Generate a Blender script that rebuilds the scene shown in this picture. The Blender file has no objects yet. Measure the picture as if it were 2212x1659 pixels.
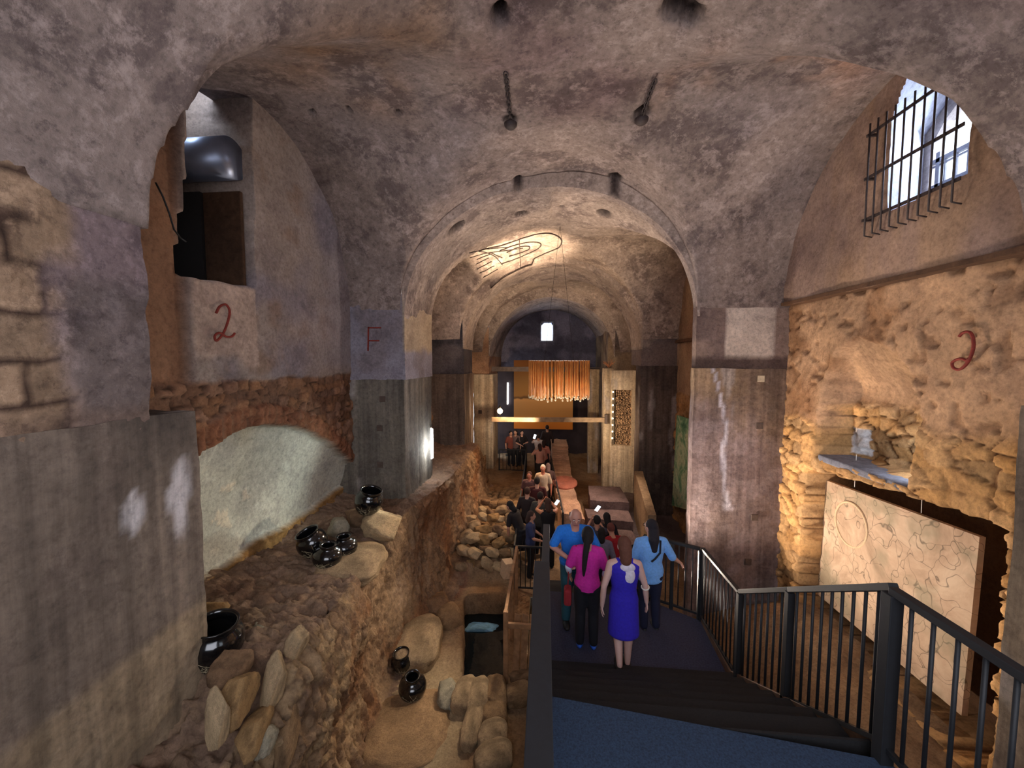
import bpy, bmesh, math, random
import numpy as np
from mathutils import Vector, Matrix
random.seed(7); np.random.seed(7)
C = bpy.context.scene.collection
PI = math.pi
EYE = 6.0           # eye height: geometry below is written relative to the eye, everything is lifted at the end
W_, H_, F_ = 2212, 1659, 850.0
YAW, PIT = math.radians(5.16565), math.radians(3.66865)
_fw = np.array((-math.sin(YAW)*math.cos(PIT), math.cos(YAW)*math.cos(PIT), -math.sin(PIT)))
_r = np.array((math.cos(YAW), math.sin(YAW), 0.0)); _u = np.cross(_r, _fw)
def ray(px, py): return _fw + (px-W_/2)/F_*_r - (py-H_/2)/F_*_u
def aX(px, py, v): d = ray(px, py); return d*(v/d[0])
def aY(px, py, v): d = ray(px, py); return d*(v/d[1])
def aZ(px, py, v): d = ray(px, py); return d*(v/d[2])
# ---------------------------------------------------------------- colour
def s2l(c): return c/12.92 if c <= .04045 else ((c+.055)/1.055)**2.4
def rgb(r, g, b): return (s2l(r/255), s2l(g/255), s2l(b/255))
def rgba(c): return (*c, 1.0)
# ---------------------------------------------------------------- numpy noise
def _hash(i, j, k, seed):
    h = (i.astype(np.int64)*374761393 + j.astype(np.int64)*668265263 + k.astype(np.int64)*2147483647 + seed*144269) & 0xffffffff
    h = ((h ^ (h >> 13))*1274126177) & 0xffffffff
    h = ((h ^ (h >> 15))*2246822519) & 0xffffffff
    return ((h ^ (h >> 16)) & 0xffffff)/float(0xffffff)
def vnoise(P, seed=0):
    P = np.asarray(P, float); I = np.floor(P).astype(np.int64); f = P-I; f = f*f*(3-2*f)
    r = 0
    for a in (0, 1):
        for b in (0, 1):
            for c in (0, 1):
                w = (f[..., 0] if a else 1-f[..., 0])*(f[..., 1] if b else 1-f[..., 1])*(f[..., 2] if c else 1-f[..., 2])
                r = r + w*_hash(I[..., 0]+a, I[..., 1]+b, I[..., 2]+c, seed)
    return r*2-1
def fbm(P, sc=1.0, octv=4, seed=0, gain=.5):
    P = np.asarray(P, float)*sc; a, t, s = 1.0, 0.0, 0
    for o in range(octv):
        t = t + a*vnoise(P+o*17.3, seed+o); s += a; a *= gain; P = P*2.03
    return t/s
def worley(u, v, seed=0):
    iu = np.floor(u).astype(np.int64); iv = np.floor(v).astype(np.int64)
    F1 = np.full(u.shape, 9.0); F2 = np.full(u.shape, 9.0); R = np.zeros(u.shape); z0 = np.zeros(u.shape, np.int64)
    for a in (-1, 0, 1):
        for b in (-1, 0, 1):
            ci, cj = iu+a, iv+b
            px = ci+.12+.76*_hash(ci, cj, z0, seed); py = cj+.12+.76*_hash(ci, cj, z0+1, seed)
            d = np.hypot(u-px, v-py); rr = _hash(ci, cj, z0+2, seed)
            m = d < F1
            F2 = np.where(m, F1, np.minimum(F2, d)); R = np.where(m, rr, R); F1 = np.where(m, d, F1)
    return F1, F2, R
def sst(a, b, x):
    t = np.clip((x-a)/(b-a), 0, 1); return t*t*(3-2*t)
# ---------------------------------------------------------------- mesh helpers
def link(o, parent=None):
    C.objects.link(o)
    if parent is not None: o.parent = parent
    return o
def mesh_np(name, V, Fq, mat=None, parent=None, col=None, smooth=True):
    me = bpy.data.meshes.new(name)
    V = np.asarray(V, float); Fq = np.asarray(Fq, np.int64)
    n, k = Fq.shape
    me.vertices.add(len(V)); me.vertices.foreach_set('co', V.ravel())
    me.loops.add(n*k); me.loops.foreach_set('vertex_index', Fq.ravel().astype(np.int32))
    me.polygons.add(n); me.polygons.foreach_set('loop_start', np.arange(0, n*k, k, dtype=np.int32))
    me.polygons.foreach_set('use_smooth', np.full(n, smooth))
    if col is not None:
        at = me.color_attributes.new('Col', 'FLOAT_COLOR', 'POINT')
        cc = np.ones((len(V), 4)); cc[:, :3] = col; at.data.foreach_set('color', cc.ravel())
    me.update(calc_edges=True); me.validate()
    if mat: me.materials.append(mat)
    o = bpy.data.objects.new(name, me)
    return link(o, parent)
def grid_np(P, keep=None, flip=False):
    n, m = P.shape[:2]
    idx = np.arange(n*m).reshape(n, m)
    q = np.stack([idx[:-1, :-1], idx[1:, :-1], idx[1:, 1:], idx[:-1, 1:]], -1)
    if flip: q = q[..., ::-1]
    if keep is not None: q = q[keep]
    return P.reshape(-1, 3), q.reshape(-1, 4)
def tag(o, label=None, cat=None, group=None, kind=None):
    if label: o['label'] = label
    if cat: o['category'] = cat
    if group: o['group'] = group
    if kind: o['kind'] = kind
    return o
def empty(name, loc, label=None, cat=None, group=None, rz=0):
    o = bpy.data.objects.new(name, None); o.location = loc; o.rotation_euler = (0, 0, rz); o.empty_display_size = .2
    C.objects.link(o); return tag(o, label, cat, group)
class MB:
    def __init__(s): s.bm = bmesh.new()
    def box(s, c, d, rot=None, bev=0):
        M = Matrix.Translation(c) @ (rot if rot is not None else Matrix()) @ Matrix.Diagonal((d[0], d[1], d[2], 1))
        r = bmesh.ops.create_cube(s.bm, size=1.0, matrix=M)
        if bev:
            es = set(e for v in r['verts'] for e in v.link_edges)
            bmesh.ops.bevel(s.bm, geom=list(es), offset=bev, segments=2, affect='EDGES', profile=.5)
        return s
    def bar(s, a, b, w, h=None, bev=0):
        a, b = Vector(a), Vector(b); d = b-a; L = d.length; h = h or w
        q = d.to_track_quat('X', 'Z').to_matrix().to_4x4()
        return s.box((a+b)/2, (L, w, h), q, bev)
    def tube(s, pts, r, seg=8, cap=True, flat=None):
        pts = [Vector(p) for p in pts]; n = len(pts)
        rs = r if isinstance(r, (list, tuple)) else [r]*n
        rings = []; up = None
        for i, p in enumerate(pts):
            t = (pts[min(i+1, n-1)]-pts[max(i-1, 0)])
            t = t.normalized() if t.length > 1e-9 else Vector((0, 0, 1))
            if up is None: up = t.orthogonal().normalized()
            else:
                up = up-t*up.dot(t); up = up.normalized() if up.length > 1e-6 else t.orthogonal().normalized()
            bn = t.cross(up)
            rings.append([s.bm.verts.new(p+(up*math.cos(a)+bn*math.sin(a))*rs[i]) for a in [2*PI*k/seg for k in range(seg)]])
        for A, B in zip(rings, rings[1:]):
            for k in range(seg): s.bm.faces.new((A[k], A[(k+1) % seg], B[(k+1) % seg], B[k]))
        if cap:
            s.bm.faces.new(rings[0][::-1]); s.bm.faces.new(rings[-1])
        return s
    def lathe(s, prof, seg=32, M=None):
        M = M or Matrix(); rings = []
        for r, z in prof:
            if r < 1e-5: rings.append([s.bm.verts.new(M @ Vector((0, 0, z)))])
            else: rings.append([s.bm.verts.new(M @ Vector((r*math.cos(2*PI*k/seg), r*math.sin(2*PI*k/seg), z))) for k in range(seg)])
        for A, B in zip(rings, rings[1:]):
            for k in range(seg):
                a, b = (A[k % len(A)], A[(k+1) % len(A)]), (B[(k+1) % len(B)], B[k % len(B)])
                vs = []
                for v in (*a, *b):
                    if v not in vs: vs.append(v)
                if len(vs) > 2: s.bm.faces.new(vs)
        return s
    def ell(s, c, r, rot=None, seg=20, rings=12):
        M = Matrix.Translation(c) @ (rot if rot is not None else Matrix()) @ Matrix.Diagonal((r[0], r[1], r[2], 1))
        bmesh.ops.create_uvsphere(s.bm, u_segments=seg, v_segments=rings, radius=1, matrix=M); return s
    def torus(s, c, R, r, M=None, seg=32, sec=8, sx=1, sy=1):
        M = M or Matrix()
        rg = []
        for i in range(seg):
            a = 2*PI*i/seg
            ctr = Vector((R*sx*math.cos(a), R*sy*math.sin(a), 0)); rd = Vector((math.cos(a), math.sin(a), 0))
            rg.append([s.bm.verts.new(Vector(c)+M @ (ctr+rd*r*math.cos(b)+Vector((0, 0, r*math.sin(b))))) for b in [2*PI*k/sec for k in range(sec)]])
        for i in range(seg):
            A, B = rg[i], rg[(i+1) % seg]
            for k in range(sec): s.bm.faces.new((A[k], A[(k+1) % sec], B[(k+1) % sec], B[k]))
        return s
    def build(s, name, mat=None, parent=None, smooth=False, mats=None):
        me = bpy.data.meshes.new(name); bmesh.ops.recalc_face_normals(s.bm, faces=s.bm.faces)
        s.bm.to_mesh(me); s.bm.free()
        for m in (mats or ([mat] if mat else [])): me.materials.append(m)
        if smooth:
            me.polygons.foreach_set('use_smooth', np.full(len(me.polygons), True))
        return link(bpy.data.objects.new(name, me), parent)
def RZ(a): return Matrix.Rotation(a, 4, 'Z')
def RX(a): return Matrix.Rotation(a, 4, 'X')
def RY(a): return Matrix.Rotation(a, 4, 'Y')
# ---------------------------------------------------------------- materials
class NT:
    def __init__(s, name):
        s.m = bpy.data.materials.new(name); s.m.use_nodes = True; s.t = s.m.node_tree; s.t.nodes.clear()
        s.out = s.n('ShaderNodeOutputMaterial')
    def n(s, typ, **kw):
        nd = s.t.nodes.new(typ)
        for k, v in kw.items():
            if k.startswith('i_'): nd.inputs[k[2:].replace('_', ' ')].default_value = v
            else: setattr(nd, k, v)
        return nd
    def l(s, a, b): s.t.links.new(a, b)
    def mix(s, fac, a, b, typ='MIX'):
        nd = s.t.nodes.new('ShaderNodeMix'); nd.data_type = 'RGBA'; nd.blend_type = typ
        for i, v in ((0, fac), (6, a), (7, b)):
            if isinstance(v, bpy.types.NodeSocket): s.l(v, nd.inputs[i])
            else: nd.inputs[i].default_value = v if i == 0 else rgba(v)
        return nd.outputs[2]
    def ramp(s, src, stops):
        nd = s.t.nodes.new('ShaderNodeValToRGB'); el = nd.color_ramp.elements
        while len(el) < len(stops): el.new(.5)
        for e, (p, c) in zip(el, stops):
            e.position = p; e.color = rgba(c) if isinstance(c, tuple) else (c, c, c, 1)
        s.l(src, nd.inputs[0]); return nd.outputs[0]
    def noise(s, vec, scale, detail=8, rough=.6, dist=0):
        nd = s.n('ShaderNodeTexNoise'); nd.inputs['Scale'].default_value = scale; nd.inputs['Detail'].default_value = detail
        nd.inputs['Roughness'].default_value = rough; nd.inputs['Distortion'].default_value = dist
        s.l(vec, nd.inputs['Vector']); return nd.outputs['Fac']
    def coord(s, sc=None):
        tc = s.n('ShaderNodeTexCoord'); v = tc.outputs['Object']
        if sc:
            mp = s.n('ShaderNodeMapping'); mp.inputs['Scale'].default_value = sc; s.l(v, mp.inputs['Vector']); v = mp.outputs[0]
        return v
    def math(s, op, a, b):
        nd = s.n('ShaderNodeMath', operation=op)
        for i, v in ((0, a), (1, b)):
            if isinstance(v, bpy.types.NodeSocket): s.l(v, nd.inputs[i])
            else: nd.inputs[i].default_value = v
        return nd.outputs[0]
    def bsdf(s, col, rough=.9, bump=None, bs=.3, bd=.02, **kw):
        b = s.n('ShaderNodeBsdfPrincipled')
        if isinstance(col, bpy.types.NodeSocket): s.l(col, b.inputs['Base Color'])
        else: b.inputs['Base Color'].default_value = rgba(col)
        if isinstance(rough, bpy.types.NodeSocket): s.l(rough, b.inputs['Roughness'])
        else: b.inputs['Roughness'].default_value = rough
        for k, v in kw.items(): b.inputs[k.replace('_', ' ')].default_value = v
        if bump is not None:
            bn = s.n('ShaderNodeBump'); bn.inputs['Strength'].default_value = bs; bn.inputs['Distance'].default_value = bd
            s.l(bump, bn.inputs['Height']); s.l(bn.outputs[0], b.inputs['Normal'])
        s.l(b.outputs[0], s.out.inputs[0]); return s.m
def m_weather(name, dark=.5, pale=1.45, d_amt=.55, p_amt=.45, sc=1.0, streak=0, bump=.5, base=None, fine=1.0, spec=.25, lo=.50):
    t = NT(name); v = t.coord()
    if base is None:
        a = t.n('ShaderNodeAttribute', attribute_name='Col').outputs['Color']
    else:
        rg = t.n('ShaderNodeRGB'); rg.outputs[0].default_value = rgba(base); a = rg.outputs[0]
    n1 = t.noise(v, 1.1*sc, 12, .70, .25); n2 = t.noise(v, 2.9*sc, 12, .76, .2); n5 = t.noise(v, 6.5*sc, 10, .78, .1); n6 = t.noise(v, 24*sc, 6, .8); n3 = t.noise(v, 14*sc, 8, .7); n4 = t.noise(v, .45*sc, 5, .6)
    mk = lambda f: t.mix(1.0, a, (f, f, f), 'MULTIPLY')
    dk = t.mix(1.0, a, (dark*.98, dark*.93, dark*1.0), 'MULTIPLY'); pl = t.mix(1.0, a, (pale*.98, pale, pale*1.03), 'MULTIPLY')
    f1 = t.math('MULTIPLY', t.ramp(n1, [(lo, 0.0), (lo+.09, 1.0)]), d_amt)
    f2 = t.math('MULTIPLY', t.ramp(n2, [(.53, 0.0), (.60, 1.0)]), p_amt)
    c = t.mix(f1, a, dk); c = t.mix(f2, c, pl)
    c = t.mix(t.math('MULTIPLY', t.ramp(n5, [(.54, 0.0), (.60, 1.0)]), p_amt*.8), c, pl); c = t.mix(t.math('MULTIPLY', t.ramp(n5, [(.38, 1.0), (.45, 0.0)]), d_amt*.8), c, dk); c = t.mix(t.math('MULTIPLY', t.ramp(n6, [(.30, 1.0), (.37, 0.0)]), d_amt), c, dk)
    c = t.mix(1.0, c, t.ramp(n4, [(.3, .72), (.7, 1.22)]), 'MULTIPLY')
    c = t.mix(fine, c, t.mix(1.0, c, t.ramp(n3, [(.28, .62), (.5, 1.0), (.75, 1.25)]), 'MULTIPLY'))
    hb = t.math('ADD', t.math('ADD', t.math('MULTIPLY', n3, .6), t.math('MULTIPLY', n5, .9)), t.math('MULTIPLY', n2, 1.2))
    if streak:
        vs = t.coord((7, 7, .22)); ns = t.noise(vs, 1.0, 9, .65); vb = t.coord((5.5, 5.5, .02)); nb = t.noise(vb, 1.0, 2, .5)
        c = t.mix(streak, c, t.mix(1.0, c, t.ramp(ns, [(.3, .45), (.5, .95), (.7, 1.5)]), 'MULTIPLY'))
        c = t.mix(streak*.6, c, t.mix(1.0, c, t.ramp(nb, [(.38, .72), (.5, 1.0), (.64, 1.18)]), 'MULTIPLY'))
        hb = t.math('ADD', hb, t.math('MULTIPLY', ns, .5))
    return t.bsdf(c, .92, hb, bump, .03, Specular_IOR_Level=spec)
def m_plain(name, col, rough=.6, var=.15, sc=20, bump=.1, **kw):
    t = NT(name); v = t.coord(); n = t.noise(v, sc, 5, .6)
    c = t.mix(1.0, tuple(col), t.ramp(n, [(.3, 1-var), (.7, 1+var)]), 'MULTIPLY')
    return t.bsdf(c, rough, n, bump, .005, **kw)
def m_emit(name, col, st):
    t = NT(name); e = t.n('ShaderNodeEmission'); e.inputs[0].default_value = rgba(col); e.inputs[1].default_value = st
    t.l(e.outputs[0], t.out.inputs[0]); return t.m
M_vault = m_weather('vault_plaster', dark=.46, pale=1.6, d_amt=.8, p_amt=.62, sc=1.15, bump=.7)
M_wall = m_weather('wall_masonry', dark=.6, pale=1.35, d_amt=.5, p_amt=.35, sc=1.5, bump=.6)
M_conc = m_weather('board_marked_concrete', dark=.6, pale=1.4, d_amt=.5, p_amt=.35, sc=1.1, streak=.8, bump=.45)
M_rock = m_weather('rubble_stone', dark=.55, pale=1.4, d_amt=.5, p_amt=.45, sc=2.2, bump=.8)
M_steel = m_plain('dark_painted_steel', rgb(25, 27, 31), .62, .2, 30, .05)
M_iron = m_plain('rusty_iron', rgb(52, 40, 38), .7, .4, 40, .3)
M_tread = m_plain('dark_rubber_tread', rgb(22, 22, 24), .8, .35, 60, .4)
M_curb = m_plain('timber_curb', rgb(105, 78, 58), .6, .3, 12, .2)
M_timber = m_plain('rough_timber', rgb(150, 112, 78), .75, .35, 9, .4)
M_jar = m_plain('black_glaze', rgb(16, 16, 17), .16, .5, 3, .02, Coat_Weight=.6)
M_white = m_plain('white_painted_metal', rgb(225, 220, 210), .4, .05)
M_red = m_plain('red_paint', rgb(125, 42, 30), .8, .3, 30, .1)
M_black = m_plain('black_plastic', rgb(14, 14, 15), .5, .2)
# ================================================================ the vaulted ceiling
XC, CR, SP = .25, 3.27, .9
def ceil_h(x, y):
    x = np.asarray(x, float); y = np.asarray(y, float)
    def el(t): return np.sqrt(np.clip(1-t*t, 0, 1))
    def main(xc, hwl, hwr, sp, cr):
        hw = np.where(x < xc, hwl, hwr); return np.clip(np.abs(x-xc)/hw, 0, 1)
    near = y < 5.0; left = x < XC
    hw = np.where(near, np.where(left, 2.98, 3.6), np.where(left, 3.0, 2.35))
    hy = np.where(near, np.where(left, 2.5, 1.4), 2.2)
    tx = np.clip(np.abs(x-XC)/hw, 0, 1); ty = np.clip(np.abs(y-5.0)/hy, 0, 1)
    # round the groin crease a little
    k = .05; mn = -np.log(np.exp(-tx/k)+np.exp(-ty/k))*k; mn = np.clip(mn+k*.0, 0, 1)
    z = SP+(CR-SP)*el(np.where((tx > .93) | (ty > .93), np.minimum(tx, ty), mn))
    def arch(xc, hw_, sp, cr): return sp+(cr-sp)*el(np.clip(np.abs(x-xc)/hw_, 0, 1))
    def bay(xc, hw_, yc, hy_, sp, cr):
        a = np.clip(np.abs(x-xc)/hw_, 0, 1); b = np.clip(np.abs(y-yc)/hy_, 0, 1); return sp+(cr-sp)*el(np.minimum(a, b))
    z = np.where(y > 7.2, arch(-.03, 2.64, .75, 3.04), z)
    z = np.where((y > 8.96) & (x <= .05), bay(.05, 2.85, 10.68, 1.71, .6, 3.12), z); z = np.where((y > 7.4) & (x > .05), np.maximum(bay(.05, 2.85, 10.68, 1.71, .6, 3.12), bay(.05, 2.85, 9.9, 2.5, .6, 3.05)), z)
    z = np.where(y > 12.4, arch(.1, 2.76, .3, 2.97), z)
    z = np.where(y > 13.9, bay(.1, 3.0, 15.65, 1.74, .3, 3.05), z)
    z = np.where(y > 17.4, arch(.15, 2.72, .1, 2.66), z)
    return z
def hit_ceiling(px, py):
    d = ray(px, py); s = 1.0
    while s < 30:
        p = d*s
        if p[2] >= float(ceil_h(p[0], p[1])): return p
        s += .01
    return d*8
HOLES = [(1078, 28, .10), (1462, 18, .15), (1490, 40, .12), (1118, 392, .09), (1330, 385, .11), (1127, 463, .13), (1305, 463, .15), (1213, 447, .05), (1385, 252, .11), (1103, 262, .08), (985, 495, .16), (860, 245, .05), (755, 240, .04), (675, 245, .05)]
holes = [(hit_ceiling(a, b), r) for a, b, r in HOLES]
xs = np.unique(np.round(np.concatenate([np.arange(-4.25, 4.6, .045), np.arange(-2.80, -2.40, .012), np.arange(2.35, 2.95, .012), np.arange(3.6, 3.95, .02)]), 4))
ys = np.unique(np.round(np.concatenate([np.arange(-1.3, 9.0, .045), np.arange(9.0, 22.3, .08), [2.5, 3.6, 7.185, 7.2, 7.215, 7.385, 7.4, 7.415, 8.945, 8.96, 8.975, 12.385, 12.4, 12.415, 13.885, 13.9, 13.915, 17.385, 17.4, 17.415]]), 4))
GX, GY = np.meshgrid(xs, ys, indexing='ij')
Z = ceil_h(GX, GY)
P3 = np.stack([GX, GY, Z], -1)
nz = fbm(P3, .55, 4, 3)*.07+fbm(P3, 2.2, 3, 9)*.022
Z = Z+nz
for h, r in holes:
    d = np.hypot(GX-h[0], (GY-h[1])*.8); Z = Z+.16*(1-sst(r*.6, r, d))
V = np.stack([GX+fbm(P3, .7, 3, 21)*.03, GY+fbm(P3, .8, 3, 22)*.03, Z], -1)
cm = (GX[:-1, :-1]+GX[1:, 1:])/2; cy = (GY[:-1, :-1]+GY[1:, 1:])/2
keep = np.ones(cm.shape, bool)
keep &= ~((cy < 2.46) & (cm < -2.77)) & ~((cy < 3.3) & (cm > 3.88))
keep &= ~((cy > 7.2) & (cy < 8.96) & (cm+.03 < -2.68)) & ~((cy > 7.2) & (cy < 7.4) & (cm+.03 > 2.68))
keep &= ~((cy > 12.4) & (cy < 13.9) & (np.abs(cm-.1) > 2.80)) & ~((cy > 17.4) & (np.abs(cm-.15) > 2.76))
base = np.array(rgb(142, 126, 118)); ochre = np.array(rgb(128, 96, 68)); grey = np.array(rgb(122, 112, 112)); pale = np.array(rgb(178, 158, 142)); dark = np.array(rgb(104, 84, 84))
def lerp(c, d, w): return c*(1-w[..., None])+d*w[..., None]
col = np.broadcast_to(base, V.shape).copy()
col = lerp(col, grey, sst(-.1, .5, fbm(P3, .5, 4, 31))*.7)
col = lerp(col, dark, sst(.05, .45, fbm(P3, .42, 4, 33))*.75)
# ochre staining in the left cross vault and by the barred window
w = sst(1.6, .4, np.hypot((GX+1.6)/1.3, (GY-4.2)/1.0))*sst(-.35, .3, fbm(P3, .9, 4, 35)); col = lerp(col, ochre, np.clip(w*1.1, 0, 1)*.8)
w = sst(1.3, .5, np.hypot((GX-2.5)/1.3, (GY-5.0)/.9))*sst(-.1, .3, fbm(P3, 1.1, 4, 36)); col = lerp(col, np.array(rgb(150, 112, 88)), np.clip(w, 0, 1)*.75)
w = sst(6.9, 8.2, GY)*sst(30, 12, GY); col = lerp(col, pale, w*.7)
w = sst(1.0, .2, np.hypot((GX-.3)/1.6, (GY-3.2)/1.6)); col = lerp(col, dark*.75, w*.35*sst(-.2, .4, fbm(P3, 1.3, 4, 39)))
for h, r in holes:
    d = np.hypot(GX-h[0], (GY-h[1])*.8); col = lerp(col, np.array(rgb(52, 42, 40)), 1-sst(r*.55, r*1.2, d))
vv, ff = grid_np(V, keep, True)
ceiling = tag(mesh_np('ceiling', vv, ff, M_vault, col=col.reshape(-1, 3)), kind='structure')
# ================================================================ walls
def wallgrid(name, y0, y1, z0, z1, st, X0, side, fn, mat=M_wall, kind='structure', rag=.02):
    """wall in the plane x = X0; side -1 = left wall (recess goes to -x), +1 = right. fn(Y, Z) -> depth, colour, removed"""
    yy = np.arange(y0, y1+st/2, st); zz = np.arange(z0, z1+st/2, st)
    Yg, Zg = np.meshgrid(yy, zz, indexing='ij')
    dep, colr, rem = fn(Yg, Zg)
    Q = np.stack([np.full_like(Yg, X0), Yg, Zg], -1)
    j = np.stack([fbm(Q, 3, 3, 51), fbm(Q, 3, 3, 52)], -1)*rag
    P = np.stack([X0+side*dep, Yg+j[..., 0], Zg+j[..., 1]], -1)
    kp = None if rem is None else ~(rem[:-1, :-1] | rem[1:, 1:] | rem[1:, :-1] | rem[:-1, 1:])
    v, f = grid_np(P, kp, side > 0)
    o = mesh_np(name, v, f, mat, col=colr.reshape(-1, 3)); return tag(o, kind=kind)
def rubble(Yg, Zg, su, sv, seed, amp, c_st, c_mo, var=.3):
    Q = np.stack([Yg, Zg, Yg*0], -1)
    u = Yg/su+fbm(Q, 1.5, 3, seed)*.5; v = Zg/sv+fbm(Q, 2.2, 3, seed+1)*.45
    F1, F2, R = worley(u, v, seed); e = sst(.02, .13, F2-F1+.05*fbm(Q, 9, 3, seed+5)); e = 1-(1-e)*sst(-.75, -.1, fbm(Q, 2.5, 3, seed+6))
    dep = -amp*e*(.3+1.1*R)+fbm(Q, 3.5, 5, seed+2, .65)*amp*1.1
    c = np.array(c_st)[None, None]*(1-var+2*var*R[..., None]); R2 = (R*7.31) % 1
    c = c*np.stack([1+.12*(R2-.5), 1+0*R2, 1-.25*(R2-.5)], -1)
    return dep, lerp(c, np.broadcast_to(np.array(c_mo), c.shape), 1-e), e, R
OC = rgb(176, 134, 92); MO = rgb(120, 88, 58)
# ---- left wall, first bay
WP = np.array([[3.80, .86], [4.76, .92], [4.84, 3.6], [4.0, 3.6]])
def inpoly(y, z, poly):
    r = np.zeros(y.shape, bool); n = len(poly)
    for i in range(n):
        (a, b), (c, d) = poly[i], poly[(i+1) % n]
        r ^= ((b > z) != (d > z)) & (y < (c-a)*(z-b)/((d-b) if d != b else 1e-9)+a)
    return r
def polydist(y, z, poly):
    d = np.full(y.shape, 9.0); n = len(poly)
    for i in range(n):
        a = np.array(poly[i]); b = np.array(poly[(i+1) % n]); ab = b-a
        t = np.clip(((y-a[0])*ab[0]+(z-a[1])*ab[1])/(ab @ ab), 0, 1); d = np.minimum(d, np.hypot(y-a[0]-t*ab[0], z-a[1]-t*ab[1]))
    return np.where(inpoly(y, z, poly), d, -d)
NA = np.array([[2.7, -1.9], [3.3, -1.35], [3.85, -1.03], [4.3, -.90], [4.8, -.87], [5.3, -.95], [5.8, -1.12], [6.4, -1.42], [7.0, -1.85], [7.5, -2.3]])
def f_left(Yg, Zg):
    Q = np.stack([Yg, Zg, Yg*0+1], -1)
    plaster = np.array(rgb(160, 144, 134)); dep = fbm(Q, 1.2, 4, 61)*.04+fbm(Q, 6, 3, 62)*.008
    col = np.broadcast_to(plaster, Yg.shape+(3,)).copy()
    col = lerp(col, np.array(rgb(128, 120, 130)), sst(0, .4, fbm(Q, .9, 4, 63))*.7)
    col = lerp(col, np.array(rgb(140, 108, 82)), sst(.1, .35, fbm(Q, 1.6, 4, 64))*.5)
    # orange bare plaster strip left of the window
    w = sst(3.86, 3.78, Yg)*sst(-.35, -.25, Zg); col = lerp(col, np.array(rgb(156, 112, 80)), w*.85); dep = dep+.10*w
    # pale panel that carries the red figure
    w = sst(3.84, 3.88, Yg)*sst(4.80, 4.76, Yg)*sst(-.05, .1, Zg+fbm(Q, 3, 3, 66)*.25)*sst(.9, .86, Zg); col = lerp(col, np.array(rgb(188, 164, 148)), w)
    w = sst(5.2, 7.0, Yg)*sst(-.3, .0, Zg); col = lerp(col, np.array(rgb(150, 145, 156)), w*.5)
    # rubble band between plaster and arch
    zb = -.27+fbm(np.stack([Yg, Yg*0, Yg*0], -1), 2.5, 3, 67)*.1
    rd, rc, e, R = rubble(Yg, Zg, .2, .13, 70, .05, rgb(138, 102, 78), rgb(84, 62, 48))
    wr = sst(zb+.03, zb-.03, Zg); dep = dep*(1-wr)+(.06+rd)*wr; col = lerp(col, rc, wr)
    az = np.interp(Yg, NA[:, 0], NA[:, 1]); rim = Zg-az
    # brick ring over the niche
    bu = Yg*14; brick = (np.abs((bu % 1)-.5) < .42).astype(float)
    wb = sst(0, .02, rim)*sst(.30, .26, rim); col = lerp(col, np.array(rgb(140, 90, 64))*(.75+.4*_hash(np.floor(bu).astype(np.int64), bu.astype(np.int64)*0, bu.astype(np.int64)*0, 5)[..., None]), wb*.75*brick); dep = dep-.03*wb*brick
    # white washed niche
    jag = fbm(Q, 5, 3, 71)*.03
    wn = sst(.015, -.015, rim+jag); dn = .20+.18*sst(0, -.8, rim)+fbm(Q, 2, 3, 72)*.025
    cn = lerp(np.broadcast_to(np.array(rgb(206, 206, 192)), col.shape), np.array(rgb(176, 160, 128)), sst(-.1, .5, fbm(Q, 1.3, 4, 73))*.5)
    flakes = sst(.30, .36, fbm(Q, 5.5, 4, 74))*sst(1.3, .3, np.hypot(Yg-4.55, (Zg+1.8)*1.2)*1.4); cn = lerp(cn, np.array(rgb(232, 222, 200)), flakes); dn = dn-.02*flakes
    # bare stone foot of the niche
    fz = -2.55+fbm(np.stack([Yg, Yg*0, Yg*0], -1), 2.0, 3, 75)*.14; wf = sst(fz+.02, fz-.02, Zg)
    cn = lerp(cn, np.broadcast_to(np.array(rgb(166, 128, 78)), cn.shape), wf); dn = dn-.08*wf+wf*rd
    dep = dep*(1-wn)+dn*wn; col = lerp(col, cn, wn)
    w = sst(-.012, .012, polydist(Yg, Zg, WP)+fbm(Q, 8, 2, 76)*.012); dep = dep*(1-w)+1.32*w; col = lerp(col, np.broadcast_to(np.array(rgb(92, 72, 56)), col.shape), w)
    return dep, col, None
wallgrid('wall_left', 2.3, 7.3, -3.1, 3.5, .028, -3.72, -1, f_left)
# chamber of the left window opening
def reveal(name, poly, X0, X1, mat, cap=True, side=-1):
    """prism walls running from the opening polygon (y, z) in plane X0 to plane X1"""
    mb = MB(); n = len(poly); A = [mb.bm.verts.new((X0, a, b)) for a, b in poly]; B = [mb.bm.verts.new((X1, a, b)) for a, b in poly]
    for i in range(n): mb.bm.faces.new((A[i], A[(i+1) % n], B[(i+1) % n], B[i]))
    if cap: mb.bm.faces.new(B)
    bmesh.ops.subdivide_edges(mb.bm, edges=mb.bm.edges[:], cuts=6, use_grid_fill=True)
    o = mb.build(name, mat); return tag(o, kind='structure')
M_reveal = m_weather('opening_reveal', base=rgb(92, 72, 56), dark=.6, pale=1.2, bump=.4)

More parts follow.
